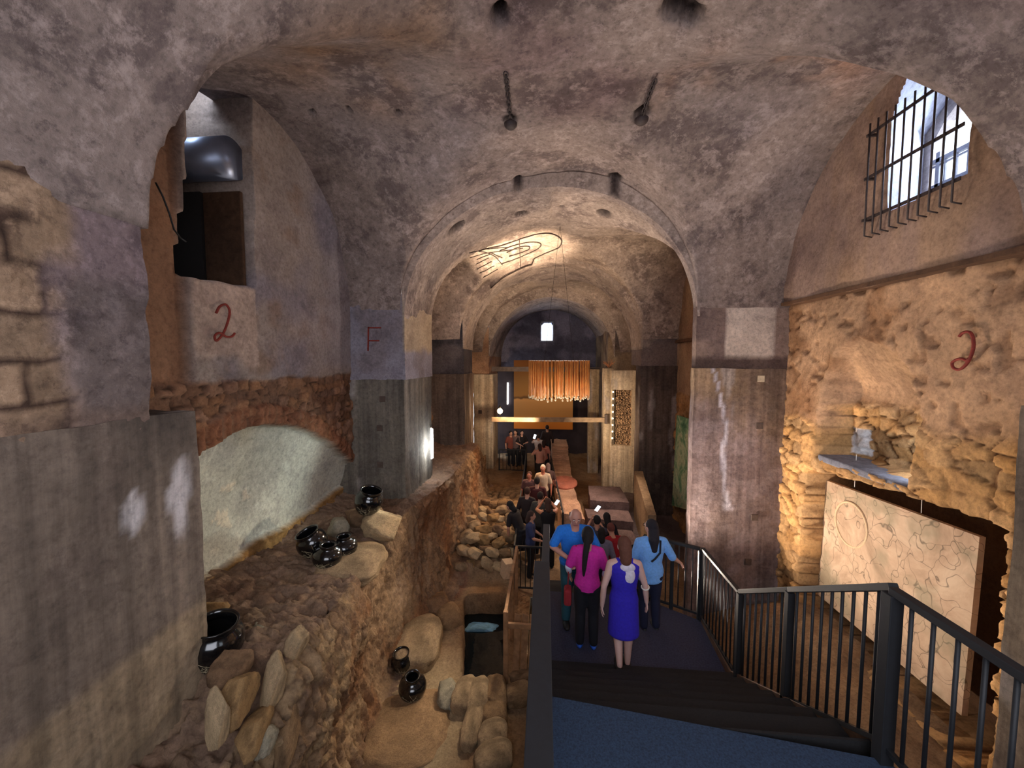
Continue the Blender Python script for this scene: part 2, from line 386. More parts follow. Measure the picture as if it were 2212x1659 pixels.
# ---- right wall, first bay: plaster lunette above the ledge
def f_rup(Yg, Zg):
    Q = np.stack([Yg, Zg, Yg*0+4], -1); dep = fbm(Q, .9, 4, 81)*.05+fbm(Q, 5, 4, 82)*.015
    col = np.broadcast_to(np.array(rgb(156, 130, 116)), Yg.shape+(3,)).copy()
    col = lerp(col, np.array(rgb(170, 138, 110)), sst(-.1, .4, fbm(Q*np.array([2.0, .5, 1]), 1.0, 4, 83))*.8)
    col = lerp(col, np.array(rgb(126, 104, 98)), sst(.05, .4, fbm(Q, 1.1, 4, 84))*.6)
    rem = inpoly(Yg, Zg, [(4.28, 1.80), (5.18, 1.75), (5.16, 2.80), (4.9, 3.3), (4.28, 3.3)])
    return dep, col, rem
wallgrid('wall_right', .6, 7.3, .9, 3.5, .03, 4.0, 1, f_rup)
m = MB(); m.box((4.12, 3.95, .925), (.30, 6.7, .05)); tag(m.build('ledge_shade_strip', m_weather('ledge_shade_paint', base=rgb(96, 70, 52))), kind='structure')  # dark strip paints in the shade under the projecting upper wall
PN = np.array([[4.78, -1.45], [4.78, -.55], [4.95, -.12], [5.3, .18], [5.7, .28], [6.05, .10], [6.25, -.25], [6.34, -.8], [6.34, -1.48]])
RC = np.array([[3.82, -4.0], [3.84, -1.52], [5.0, -1.60], [6.55, -1.74], [6.62, -4.0]])
def f_rlow(Yg, Zg):
    Q = np.stack([Yg, Zg, Yg*0+7], -1)
    dep = fbm(Q, 1.6, 4, 91)*.05+fbm(Q, 7, 4, 92)*.022
    pit = sst(.18, .42, fbm(Q, 8, 3, 93)); dep = dep+.03*pit
    col = np.broadcast_to(np.array(rgb(190, 152, 118)), Yg.shape+(3,)).copy()
    col = lerp(col, np.array(rgb(150, 108, 74)), sst(0, .4, fbm(Q, 1.5, 4, 94))*.8); col = lerp(col, np.array(rgb(120, 84, 56)), pit*.5)
    rd, rc, e, R = rubble(Yg, Zg, .27, .17, 95, .065, rgb(204, 160, 108), rgb(104, 70, 42))
    zb = -.78+fbm(Q, 1.6, 3, 96)*.25-.25*sst(5.2, 6.6, Yg); wr = sst(zb+.08, zb-.12, Zg)
    dep = dep*(1-wr)+(.03+rd)*wr; col = lerp(col, rc, wr)
    d = polydist(Yg, Zg, PN)+fbm(Q, 6, 2, 97)*.015; w = sst(-.02, .03, d)
    dn = .10+.42*sst(.28, -.5, Zg)+fbm(Q, 3, 3, 98)*.03
    up = sst(-.75, -.55, Zg)
    rc2 = lerp(rc*.85, np.array(rgb(186, 150, 116)), up)
    dep = dep*(1-w)+(dn+rd*(1-up))*w; col = lerp(col, rc2, w)
    d = polydist(Yg, Zg, RC)+fbm(Q, 7, 3, 99)*.03; w = sst(-.015, .02, d)
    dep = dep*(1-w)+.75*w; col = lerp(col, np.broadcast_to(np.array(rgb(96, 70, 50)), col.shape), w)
    # pale painted stones at the niche foot
    w = ((Yg > 6.02) & (Yg < 6.30) & (Zg > -1.42) & (Zg < -1.02)).astype(float); col = lerp(col, np.array(rgb(226, 226, 228)), w*.9)
    dep = dep+.10*sst(.9, .97, Zg)
    return dep, col, None
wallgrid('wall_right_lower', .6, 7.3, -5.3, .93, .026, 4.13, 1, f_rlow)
# ---- further bays
def f_far(c1, c2, zr, seed, amp=.05):
    def fn(Yg, Zg):
        Q = np.stack([Yg, Zg, Yg*0+seed], -1); dep = fbm(Q, 1.3, 4, seed)*.05
        col = np.broadcast_to(np.array(c1), Yg.shape+(3,)).copy(); col = lerp(col, np.array(c2), sst(-.1, .4, fbm(Q, 1.1, 4, seed+1))*.7)
        rd, rc, e, R = rubble(Yg, Zg, .24, .15, seed+2, amp, rgb(176, 134, 92), MO)
        wr = sst(zr+.04, zr-.04, Zg+fbm(Q, 2, 3, seed+3)*.1); return dep*(1-wr)+rd*wr, lerp(col, rc, wr), None
    return fn
wallgrid('wall_left_far', 8.6, 18.2, -5.2, 3.3, .06, -3.78, -1, f_far(rgb(178, 158, 138), rgb(150, 124, 104), -1.2, 110))
wallgrid('wall_right_far', 7.5, 18.2, -5.3, 3.3, .06, 3.95, 1, f_far(rgb(176, 148, 122), rgb(140, 110, 92), -1.0, 120))
m = MB(); m.box((3.93, 10.7, .52), (.16, 3.4, .09), bev=.01); tag(m.build('trim_2', M_wall_trim := m_weather('dark_ledge', base=rgb(100, 74, 60))), kind='structure')
# end wall with its small window, and the wall behind the camera with an assumed opening for the fill light
def endwall(name, y, x0, x1, z0, z1, st, hole, c1, c2, flip=False, seed=130):
    xx = np.arange(x0, x1+st/2, st); zz = np.arange(z0, z1+st/2, st); A, B = np.meshgrid(xx, zz, indexing='ij'); Q = np.stack([A, B, A*0+seed], -1)
    P = np.stack([A, y+fbm(Q, 1, 4, seed)*.05, B], -1); col = np.broadcast_to(np.array(c1), A.shape+(3,)).copy(); col = lerp(col, np.array(c2), sst(-.05, .25, fbm(Q, 1.2, 4, seed+1)))
    rem = inpoly(A, B, hole); kp = ~(rem[:-1, :-1] | rem[1:, 1:]); v, f = grid_np(P, kp, flip)
    return tag(mesh_np(name, v, f, M_wall, col=col.reshape(-1, 3)), kind='structure')
endwall('wall_end', 21.9, -3.4, 3.6, -5.4, 3.0, .06, [(-.36, 1.0), (.27, 1.0), (.27, 1.75), (.1, 1.98), (-.2, 1.98), (-.36, 1.8)], rgb(112, 108, 122), rgb(146, 140, 156), True)
endwall('wall_back', -1.25, -4.2, 4.4, -5.4, 3.6, .1, [(-2.0, -1.2), (2.2, -1.2), (2.2, 1.6), (1.4, 2.4), (-1.2, 2.4), (-2.0, 1.6)], rgb(130, 112, 108), rgb(100, 88, 88), False, 140)
# end window: deep reveal and frame
m = MB()
for a, b, c, d in ((-.42, -.36, .95, 2.05), (.27, .33, .95, 2.05)): m.box(((a+b)/2, 22.3, (c+d)/2), (b-a, .9, d-c))
m.box((-.045, 22.3, .97), (.75, .9, .06)); m.box((-.045, 22.3, 2.0), (.75, .9, .08)); 
wn = tag(m.build('window_2', m_weather('end_window_reveal', base=rgb(170, 175, 190))), kind='structure')
m = MB(); m.box((-.045, 22.68, 1.5), (.03, .04, 1.0)); m.box((-.045, 22.68, 1.45), (.62, .04, .03)); m.build('window_frame', M_white, wn)
# ================================================================ piers
def slab(name, x0, x1, y0, y1, z0, z1, mat, cfn, st=.06, amp=.012, seed=0, label=None, cat='pillar', kind=None, parent=None, group=None):
    Vs, Fs, n0 = [], [], 0
    def face(o, a, b, la, lb):
        nonlocal n0
        na, nb = max(1, int(la/st)), max(1, int(lb/st))
        A, B = np.meshgrid(np.linspace(0, 1, na+1), np.linspace(0, 1, nb+1), indexing='ij')
        P = np.array(o)+A[..., None]*np.array(a)+B[..., None]*np.array(b); v, f = grid_np(P); Vs.append(v); Fs.append(f+n0); n0 += len(v)
    dx, dy, dz = x1-x0, y1-y0, z1-z0
    face((x0, y0, z0), (dx, 0, 0), (0, 0, dz), dx, dz); face((x0, y1, z0), (0, 0, dz), (dx, 0, 0), dz, dx)
    face((x0, y0, z0), (0, 0, dz), (0, dy, 0), dz, dy); face((x1, y0, z0), (0, dy, 0), (0, 0, dz), dy, dz)
    face((x0, y0, z0), (0, dy, 0), (dx, 0, 0), dy, dx); face((x0, y0, z1), (dx, 0, 0), (0, dy, 0), dx, dy)
    V = np.concatenate(Vs); F = np.concatenate(Fs)
    n = np.stack([fbm(V, 1.6, 4, seed+k) for k in (1, 2, 3)], -1)*amp*2+np.stack([fbm(V, 9, 3, seed+k) for k in (4, 5, 6)], -1)*amp*.6
    if cfn is None: col = None
    else: col = cfn(V)
    o = mesh_np(name, V+n, F, mat, parent, col=col, smooth=False)
    # weld seams so the faces meet
    bm = bmesh.new(); bm.from_mesh(o.data); bmesh.ops.remove_doubles(bm, verts=bm.verts, dist=.002); bmesh.ops.recalc_face_normals(bm, faces=bm.faces); bm.to_mesh(o.data); bm.free()
    o.data.polygons.foreach_set('use_smooth', np.full(len(o.data.polygons), False))
    return tag(o, label, cat if label else None, group, kind)
def c_conc(a, b, seed, white=None):
    def fn(V):
        c = np.broadcast_to(np.array(a), V.shape).copy(); w = sst(-.2, .3, fbm(V*np.array([1, 1, .35]), 1.6, 4, seed)); c = lerp(c, np.array(b), w)
        w = sst(.28, .4, fbm(V*np.array([2.2, 2.2, .5]), 1.3, 4, seed+5)); c = lerp(c, np.array(rgb(168, 158, 152)), w*.6)
        if white is not None:
            for (y, z, ry, rz) in white: c = lerp(c, np.array(rgb(196, 190, 190)), sst(1.2, .6, np.hypot((V[:, 1]-y)/ry, (V[:, 2]-z)/rz)+fbm(V, 4, 3, seed+8)*.8)*.8)
        return c
    return fn
_cr = c_conc(rgb(150, 126, 100), rgb(118, 98, 84), 240)
def c_R1(V):
    c = _cr(V); lowz = sst(-.75, -1.6, V[:, 2]+fbm(V, 1.5, 3, 241)*.5+(V[:, 0]-3.3)*.4); c = lerp(c, np.array(rgb(124, 108, 108)), lowz*.75)
    c = lerp(c, np.array(rgb(150, 134, 132)), sst(.0, .2, fbm(V, 5, 4, 243))*lowz*.6)
    px = np.interp(V[:, 2], [-2.7, -2.2, -1.6, -1.2, -.6, -.2], [3.22, 3.14, 3.10, 3.14, 3.02, 2.90]); wd = np.interp(V[:, 2], [-2.7, -2.5, -1.9, -1.2, -.2], [.10, .05, .035, .03, .022])
    return lerp(c, np.array(rgb(206, 202, 212)), sst(1.3, .6, np.abs(V[:, 0]-px)/wd+fbm(V, 6, 3, 242)*.8)*sst(-2.75, -2.65, V[:, 2])*.8)
_c1 = c_conc(rgb(116, 102, 90), rgb(84, 74, 66), 200, [(2.62, -1.05, .07, .30), (1.45, -1.2, .08, .45), (2.3, -1.0, .05, .12)])
def c_L1(V):
    c = _c1(V); w = sst(-1.86, -1.98, V[:, 2]+(2.8-V[:, 1])*.06); h = fbm(V*np.array([1, .35, 13]), 1.0, 4, 207); b = np.array(rgb(150, 130, 104))*(1+.45*h[:, None]); c = lerp(c, b, w*.8)
    return lerp(c, np.array(rgb(70, 60, 52)), sst(.3, .05, np.abs(V[:, 1]-2.66)+.0*V[:, 2])*.0)
GC = rgb(120, 106, 92); GC2 = rgb(94, 84, 76)
slab('concrete_pillar', -3.95, -2.72, -1.2, 2.80, -5.2, -.395, M_conc, c_L1, .05, .012, 200, 'broad board-marked grey concrete pillar filling the lower left corner', 'pillar')
slab('concrete_pillar', -4.3, -2.70, 7.2, 8.95, -5.2, -.39, M_conc, c_conc(rgb(128, 120, 108), rgb(104, 98, 90), 210), .05, .012, 210, 'grey concrete pillar with a lit tube lamp on its inner face, right of the whitewashed niche', 'pillar')
slab('concrete_pillar', -3.76, -2.65, 12.4, 13.95, -5.2, -.50, M_conc, c_conc(rgb(124, 104, 88), rgb(100, 84, 72), 220), .07, .012, 220, 'brown concrete pillar behind the lamp-lit one on the left side', 'pillar')
slab('concrete_pillar', -3.3, -2.42, 17.4, 19.0, -5.2, -.70, M_conc, c_conc(rgb(182, 164, 138), rgb(160, 138, 112), 230), .07, .012, 230, 'pale concrete pillar furthest along the left side, beside the round bulb', 'pillar')
slab('concrete_pillar', 2.58, 4.16, 7.2, 7.4, -5.3, -.17, M_conc, c_R1, .05, .014, 240, 'wide stained concrete pillar on the right between the green mural and the oval relief panel', 'pillar')
slab('concrete_pillar', 2.85, 3.97, 12.4, 13.1, -5.3, -.21, M_conc, c_conc(rgb(104, 88, 78), rgb(84, 72, 66), 250), .07, .012, 250, 'dark streaked concrete pillar left of the green mural', 'pillar')
# plastered upper blocks of the piers: part of the building shell
def c_pl(a, b, seed, extra=None):
    def fn(V):
        c = np.broadcast_to(np.array(a), V.shape).copy(); c = lerp(c, np.array(b), sst(-.05, .3, fbm(V, 1.6, 4, seed)))
        return extra(V, c) if extra else c
    return fn
def ashlar(V, c):
    # bare squared blocks left of the plaster, plaster flakes over them
    u = V[:, 1]/.42+np.floor(V[:, 2]/.24)*.37; v = V[:, 2]/.24; r = _hash(np.floor(u).astype(np.int64), np.floor(v).astype(np.int64), np.zeros(len(V), np.int64), 3)
    e = np.minimum(np.minimum(u % 1, 1-u % 1)*.42, np.minimum(v % 1, 1-v % 1)*.24)
    w = sst(2.10, 1.95, V[:, 1]+fbm(V, 2.5, 4, 301)*.25)*sst(1.32, 1.15, V[:, 2]+fbm(V, 3, 3, 302)*.1)
    b = np.array(rgb(150, 124, 100))*(.7+.5*r[:, None]); b = lerp(b, np.array(rgb(70, 52, 42)), sst(.022, .008, e+fbm(V, 6, 2, 303)*.012))
    c = lerp(c, b, w)
    w = sst(.12, .02, np.abs(V[:, 1]-2.28)-.14+fbm(V, 3, 4, 305)*.12)*sst(.5, .3, V[:, 2]-.1+fbm(V, 2, 3, 306)*.2); c = lerp(c, np.array(rgb(104, 92, 88)), w*.85)
    w = sst(-.25, -.37, V[:, 2]); return lerp(c, np.array(rgb(120, 98, 84)), w*.6)
slab('wall_left_near', -3.9, -2.735, -1.2, 2.46, -.46, 1.02, M_vault, c_pl(rgb(158, 138, 130), rgb(128, 110, 110), 310, ashlar), .035, .03, 310, kind='structure')
slab('wall_left_middle', -3.85, -2.67, 7.2, 8.95, -.40, 1.2, M_wall, c_pl(rgb(150, 144, 154), rgb(138, 128, 132), 320, lambda V, c: lerp(c, np.array(rgb(176, 156, 132)), (V[:, 0] > -2.72)*sst(-.05, .1, V[:, 2]-.1+fbm(V, 3, 3, 1)*.2))), .05, .008, 320, kind='structure')
slab('wall_left_distant', -3.85, -2.68, 12.50, 13.9, -.52, 1.4, M_wall, c_pl(rgb(88, 80, 80), rgb(116, 106, 104), 330), .06, .01, 330, kind='structure')
slab('wall_left_last', -3.9, -2.60, 17.50, 22.0, -.75, 1.4, M_wall, c_pl(rgb(170, 132, 102), rgb(150, 112, 86), 340), .08, .01, 340, kind='structure')
slab('wall_right_middle', 2.60, 4.14, 7.21, 7.4, -.18, 1.1, M_wall, c_pl(rgb(150, 128, 116), rgb(120, 102, 96), 350, lambda V, c: lerp(lerp(c, np.array(rgb(196, 180, 166)), (V[:, 0] > 3.10)*(V[:, 0] < 3.93)*1.0), np.array(rgb(92, 76, 70)), sst(.0, -.06, V[:, 2]-.06))), .05, .008, 350, kind='structure')
slab('wall_right_distant', 2.88, 4.0, 12.50, 13.9, -.22, 1.4, M_wall, c_pl(rgb(120, 104, 98), rgb(150, 132, 120), 360), .06, .01, 360, kind='structure')
slab('wall_right_near', 3.58, 4.3, -1.2, 3.30, -5.3, -.35, M_conc, c_conc(rgb(134, 118, 100), rgb(110, 96, 84), 370), .06, .012, 370, kind='structure')
slab('wall_right_last', 2.62, 4.2, 17.50, 22.0, -5.3, 1.4, M_wall, c_pl(rgb(150, 128, 104), rgb(110, 92, 80), 380), .08, .01, 380, kind='structure')
# low block wall that carries the opening full of broken stone
slab('wall_right_cross', 2.50, 4.0, 16.3, 16.9, -5.3, -1.95-.0, M_wall, c_pl(rgb(196, 172, 142), rgb(170, 144, 118), 390), .06, .008, 390, kind='structure') if False else None

m = MB(); m.box((-4.60, 4.66, 1.48), (.62, .06, 1.16)); tag(m.build('door_1', m_plain('black_doorway', rgb(20, 14, 12), .9)), kind='structure')
m = MB(); m.tube([(-3.86, 4.66, 2.45), (-4.98, 4.66, 2.45)], .24, 32); o = m.build('metal_duct', m_plain('galvanised_metal', rgb(130, 138, 158), .35, .2, 3, .05, Metallic=.6), None, True); tag(o, 'bluish metal duct crossing the top of the left window opening', 'duct')

m = MB(); m.box((4.42, 5.56, -1.50), (.62, 1.52, .10), None, .02); o = m.build('niche_sill', m_weather('sill_stone', base=rgb(120, 122, 134), bump=.6)); tag(o, kind='structure')  # bluish base colour carries the cool light falling on the sill

m = MB(); m.box((-4.03, 4.68, 1.48), (.50, .05, 1.16), None, .01); tag(m.build('shutter', m_weather('dark_timber', base=rgb(74, 52, 36))), 'dark brown board beside the black doorway inside the left window opening', 'shutter')
# ================================================================ right barred window
def py_(px, py, X): v = aX(px, py, X); return (float(v[1]), float(v[2]))
XO = 4.95
z_b = float(aX(2040, 398, XO)[2]); z_t = float(aX(2080, 226, XO)[2]); y_l, y_r = 5.78, 4.62
mb = MB(); A = [mb.bm.verts.new((4.02, a, b)) for a, b in ((4.22, 1.72), (5.24, 1.70), (5.22, 2.9), (4.9, 3.34), (4.22, 3.34))]
B = [mb.bm.verts.new((XO+.02, a, b)) for a, b in ((y_r-.12, z_b-.08), (y_l+.10, z_b-.08), (y_l+.10, z_t-.1), (5.4, z_t+.35), (y_r-.12, z_t+.35))]
for i in range(5): mb.bm.faces.new((A[i], A[(i+1) % 5], B[(i+1) % 5], B[i]))
bmesh.ops.subdivide_edges(mb.bm, edges=mb.bm.edges[:], cuts=6, use_grid_fill=True)
tag(mb.build('window_3', m_weather('window_reveal', base=rgb(186, 190, 204), dark=.8, pale=1.1, bump=.3)), kind='structure')
# outer wall around an arched light
mb = MB(); outer = [(3.9, 1.0), (6.4, 1.0), (6.4, 4.6), (3.9, 4.6)]
arc = [(y_r, z_b), (y_l, z_b), (y_l, z_t-.5)]+[((y_l+y_r)/2+(y_l-y_r)/2*math.cos(a), z_t-.5+.62*math.sin(a)) for a in [PI*k/12 for k in range(1, 12)]]+[(y_r, z_t-.5)]
def holed(mb, outer, inner, X):
    o = [mb.bm.verts.new((X, a, b)) for a, b in outer]; i = [mb.bm.verts.new((X, a, b)) for a, b in inner]
    es = [mb.bm.edges.new((o[k], o[(k+1) % len(o)])) for k in range(len(o))]+[mb.bm.edges.new((i[k], i[(k+1) % len(i)])) for k in range(len(i))]
    bmesh.ops.triangle_fill(mb.bm, edges=es, use_beauty=True)
holed(mb, outer, arc, XO); holed(mb, outer, arc, XO+.12)
A = [mb.bm.verts.new((XO, a, b)) for a, b in arc]; B = [mb.bm.verts.new((XO+.12, a, b)) for a, b in arc]
for k in range(len(arc)): mb.bm.faces.new((A[k], A[(k+1) % len(arc)], B[(k+1) % len(arc)], B[k]))
w3 = tag(mb.build('window_4', m_weather('outer_window_wall', base=rgb(170, 160, 156), bump=.2)), kind='structure')
m = MB(); m.bar((XO+.05, y_r, z_t-.5), (XO+.05, y_l, z_t-.5), .05, .05); [m.bar((XO+.05, q, z_b), (XO+.05, q, z_t-.5), .02, .02) for q in (5.62, 5.48, 5.34, 5.2, 5.0, 4.8)]; m.bar((XO+.05, y_r, z_b+.3), (XO+.05, y_l, z_b+.3), .02, .02); m.bar((XO+.05, 5.7, z_b), (XO+.05, 5.7, z_t-.4), .05, .05); m.bar((XO+.05, y_r, z_b+.03), (XO+.05, y_l, z_b+.03), .05, .06); m.build('window_frame', m_plain('grey_window_paint', rgb(110, 112, 124), .5), w3)
# iron grille standing off the wall
g = empty('window_grille', (3.90, 4.75, 1.6), 'black iron bar grille over the daylit window at the upper right', 'grille')
yb = [5.36-.118*k for k in range(10)]
for k, y in enumerate(yb):
    zt = 2.86+.0*k; m = MB(); m.tube([(0, y-4.75, 1.52-1.6+.0), (0, y-4.75, zt-1.6)], .0105, 6)
    m.tube([(0, y-4.75, 1.52-1.6), (.09, y-4.75, 1.50-1.6)], .008, 6); m.build('grille_bar', M_iron, g, True)
for z in (1.72, 2.22, 2.74):
    m = MB(); m.bar((.012, 5.42-4.75, z-1.6), (.012, 4.24-4.75, z-1.6), .012, .035); m.box((.06, 5.40-4.75, z-1.6), (.12, .03, .03)); m.build('grille_rail', M_iron, g)
# ================================================================ ground of the excavation
POOL = np.array([aZ(a, b, -4.95)[:2] for a, b in ((1000, 1478), (1088, 1480), (1090, 1290), (1003, 1290))])
gx = np.arange(-4.0, 4.4, .05); gy = np.arange(-1.3, 22.2, .055); A, B = np.meshgrid(gx, gy, indexing='ij')
Q = np.stack([A, B, A*0], -1)
Zf = -4.92+fbm(Q, .8, 4, 401)*.14+fbm(Q, 3.5, 4, 402)*.045
F1, F2, R = worley(A*3.6+fbm(Q, 1.5, 3, 403)*.5, B*3.0+fbm(Q, 1.5, 3, 404)*.5, 405); e = sst(.03, .3, F2-F1)
ws = sst(8.2, 9.0, B)*sst(15.5, 13.5, B)*sst(-.3, -.6, A); Zf = Zf+ws*(e*.09*(.3+R)+.10)
bank = sst(2.1, 3.9, A)*sst(8.0, 6.5, B); Zf = Zf+bank*(.9+fbm(Q, 2, 3, 407)*.1)
d = polydist(A, B, POOL)+fbm(Q, 4, 3, 406)*.03; wp = sst(-.02, .05, d); Zf = Zf*(1-wp)+(-6.1)*wp
Zf = Zf+.22*sst(8.3, 8.7, B)*sst(11.0, 9.0, B)*sst(-.3, -.8, A)
col = np.broadcast_to(np.array(rgb(156, 128, 98)), A.shape+(3,)).copy()
col = lerp(col, np.array(rgb(140, 104, 70)), sst(-.1, .35, fbm(Q, .9, 4, 411))*.8)
w = sst(.9, .4, np.hypot((A+1.75)/1.0, (B-4.7)/1.9)); col = lerp(col, np.array(rgb(196, 172, 134)), w*.8)
col = lerp(col, np.array(rgb(120, 76, 66)), sst(.5, .2, np.hypot((A+1.9)/.5, (B-8.2)/1.6))*.6)
col = lerp(col, np.array(rgb(72, 58, 46)), ws*(1-e)); col = lerp(col, np.array(rgb(54, 50, 44)), wp)
col = lerp(col, np.array(rgb(112, 98, 96)), sst(1.9, 2.4, A)*sst(9, 10, B))
v, f = grid_np(np.stack([A, B, Zf], -1)); tag(mesh_np('floor', v, f, M_rock, col=col.reshape(-1, 3)), kind='structure')
t = NT('pool_water'); v = t.coord(); n = t.noise(v, 5, 3, .5)
M_water = t.bsdf(rgb(10, 22, 26), .03, n, .06, .02, IOR=1.33, Specular_IOR_Level=1.0)
m = MB(); m.box((-1.08, 7.15, -5.33), (1.3, 2.9, .04)); tag(m.build('pool_water', M_water), 'dark still water in the stone-lined pool left of the stair', 'water')
# ---- rubble wall carrying the ledge on the left
yy = np.concatenate([np.arange(.7, 7.2, .02), np.arange(7.2, 15.0, .04)]); nn = 150
top = np.interp(yy, [.7, 2.4, 2.7, 3.0, 3.6, 4.4, 5.2, 6.0, 7.0, 9, 11, 13.0, 14.2, 15], [-2.75, -2.72, -2.60, -2.50, -2.62, -2.72, -2.80, -2.74, -2.66, -2.75, -2.8, -2.8, -3.4, -4.8])
edge = np.interp(yy, [2.5, 3.2, 4, 5.0, 6.0, 7.5, 9, 13, 15], [-2.15, -2.15, -2.28, -2.46, -2.50, -2.36, -2.22, -2.25, -2.4])
s = np.linspace(0, 1, nn); P = np.zeros((len(yy), nn, 3)); wallx = np.where(yy < 7.3, -4.05, -3.8)
for i, y in enumerate(yy):
    tz, ex = top[i], edge[i]
    k = np.array([[wallx[i], tz+.12], [-3.3, tz+.03], [ex-.22, tz], [ex-.05, tz-.05], [ex+.03, tz-.22], [ex+.03, -3.7], [ex+.12, -4.5], [ex+.22, -4.8], [ex+.55, -5.0]])
    L = np.r_[0, np.cumsum(np.hypot(*np.diff(k, axis=0).T))]; L /= L[-1]
    P[i, :, 0] = np.interp(s, L, k[:, 0]); P[i, :, 1] = y; P[i, :, 2] = np.interp(s, L, k[:, 1])
du = np.gradient(P, axis=0); dv = np.gradient(P, axis=1); N = np.cross(dv, du); N /= np.linalg.norm(N, axis=-1, keepdims=True)+1e-9
N = np.where((N[..., 2:3]*.6+N[..., 0:1]) < 0, -N, N)
arc_ = np.cumsum(np.linalg.norm(np.diff(P, axis=1, prepend=P[:, :1]), axis=-1), axis=1)
F1, F2, R = worley(P[..., 1]/.34+fbm(P, 1.2, 3, 421)*.6, arc_/.24+fbm(P, 1.2, 3, 422)*.6, 423); e = sst(.02, .35, F2-F1)
Pst = P*np.array([1, 1.6, .7]); disp = e*.025*(.1+R)*sst(4.6, 3.0, P[..., 1])+fbm(P, .9, 4, 424)*.13-np.abs(fbm(Pst, 2.4, 6, 425, .66))*.22+fbm(Pst, 7, 5, 426, .65)*.055
nearness = sst(5.2, 3.6, P[..., 1]); disp = disp*(1+.35*nearness)
P2 = P+N*disp[..., None]
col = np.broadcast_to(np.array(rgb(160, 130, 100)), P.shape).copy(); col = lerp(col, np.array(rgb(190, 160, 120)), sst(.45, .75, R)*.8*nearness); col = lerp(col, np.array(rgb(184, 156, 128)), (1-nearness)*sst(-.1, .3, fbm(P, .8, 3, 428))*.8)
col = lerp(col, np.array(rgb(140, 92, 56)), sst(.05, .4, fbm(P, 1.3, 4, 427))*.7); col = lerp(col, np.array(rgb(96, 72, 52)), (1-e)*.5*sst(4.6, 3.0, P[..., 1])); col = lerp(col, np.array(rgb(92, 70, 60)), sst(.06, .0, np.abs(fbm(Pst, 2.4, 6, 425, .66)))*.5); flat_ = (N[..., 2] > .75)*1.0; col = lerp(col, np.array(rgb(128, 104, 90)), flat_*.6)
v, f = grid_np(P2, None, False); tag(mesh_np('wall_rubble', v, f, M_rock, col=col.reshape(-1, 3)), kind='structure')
# ---- single stones
def stone_mesh(name, seed, mat, colr, sharp=.35, sub=4, flat=0):
    bm = bmesh.new(); bmesh.ops.create_icosphere(bm, subdivisions=sub, radius=1)
    V = np.array([v.co for v in bm.verts]); 
    V = np.sign(V)*np.abs(V)**(.55+.3*(1-sharp)); V = V/np.abs(V).max()
    n = fbm(V+seed*3.1, 1.1, 3, seed)*.22+fbm(V+seed, 3.2, 4, seed+1)*.09; V = V*(1+n[:, None])
    if flat:   # chop with random planes for split faces
        rs = np.random.RandomState(seed)
        for _ in range(flat):
            d = rs.normal(size=3); d /= np.linalg.norm(d); h = .62+.25*rs.rand(); q = V @ d-h; V = V-np.clip(q, 0, None)[:, None]*d
        V = V+(fbm(V, 4, 5, seed+4, .65)*.09)[:, None]*V
    for v, c in zip(bm.verts, V): v.co = c
    me = bpy.data.meshes.new(name); bm.to_mesh(me); bm.free(); me.polygons.foreach_set('use_smooth', np.full(len(me.polygons), True))
    at = me.color_attributes.new('Col', 'FLOAT_COLOR', 'POINT'); cc = np.ones((len(V), 4)); cc[:, :3] = lerp(np.broadcast_to(np.array(colr), V.shape), np.array(colr)*.65, sst(-.1, .4, fbm(V, 2, 3, seed+2))); at.data.foreach_set('color', cc.ravel())
    me.materials.append(mat); return me
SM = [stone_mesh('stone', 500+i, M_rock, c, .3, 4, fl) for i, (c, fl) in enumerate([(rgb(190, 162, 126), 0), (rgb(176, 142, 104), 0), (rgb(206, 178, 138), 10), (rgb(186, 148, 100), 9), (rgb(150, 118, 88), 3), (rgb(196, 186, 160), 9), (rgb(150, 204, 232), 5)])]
def stone(i, loc, size, rot=(0, 0, 0), label='', group=None):
    o = bpy.data.objects.new('stone', SM[i]); o.location = loc; o.scale = size; o.rotation_euler = rot; link(o); return tag(o, label, 'stone', group)
def ledge_z(x, y):
    return float(np.interp(y, [2.5, 3.0, 3.6, 4.4, 5.2, 6.0, 7.0], [-2.5, -2.50, -2.62, -2.72, -2.80, -2.74, -2.66]))
stone(5, tuple(aY(570, 1385, 3.35)), (.24, .12, .09), (.1, .2, -.5), 'pale flat stone slab lying right of the nearest black jar on the ledge')
for k, (a, b, Xp_, i_, sz, rt, lab) in enumerate([
    (515, 1505, -2.12, 3, (.07, .17, .21), (.25, .1, .1), 'large ochre angular plate in the rubble wall below the nearest black jar'),
    (590, 1480, -2.13, 2, (.07, .11, .26), (-.2, .1, .0), 'tall pale jagged block right of the large ochre plate'),
    (548, 1582, -2.10, 3, (.08, .17, .12), (.3, .0, .1), 'rust-stained block under the large ochre plate'),
    (620, 1585, -2.10, 1, (.07, .15, .26), (-.25, .0, .1), 'smooth brown slanting slab at the bottom of the near rubble wall'),
    (575, 1600, -2.06, 5, (.05, .12, .09), (.5, .1, .0), 'thin pale flake between the rust-stained block and the slanting slab'),
    (470, 1560, -2.12, 2, (.07, .06, .24), (-.1, .0, .1), 'narrow pale upright stone left of the rust-stained block'),
    (640, 1395, -2.18, 2, (.07, .14, .14), (.2, .1, .0), 'pale lit block on the upper edge of the rubble wall right of the flat slab'),
    (500, 1440, -2.35, 4, (.12, .16, .09), (.1, .3, .0), 'small dark brown stone directly under the flat pale slab')]):
    stone(i_, tuple(aX(a, b, Xp_)), sz, rt, lab)
stone(2, (-2.58, 5.92, -2.68), (.32, .34, .25), (.05, .0, .3), 'large squared yellowish block below the furthest black jar')
stone(4, (-3.05, 6.2, -2.62), (.28, .24, .22), (0, .1, .9), 'brown stone left of the furthest black jar on the ledge')
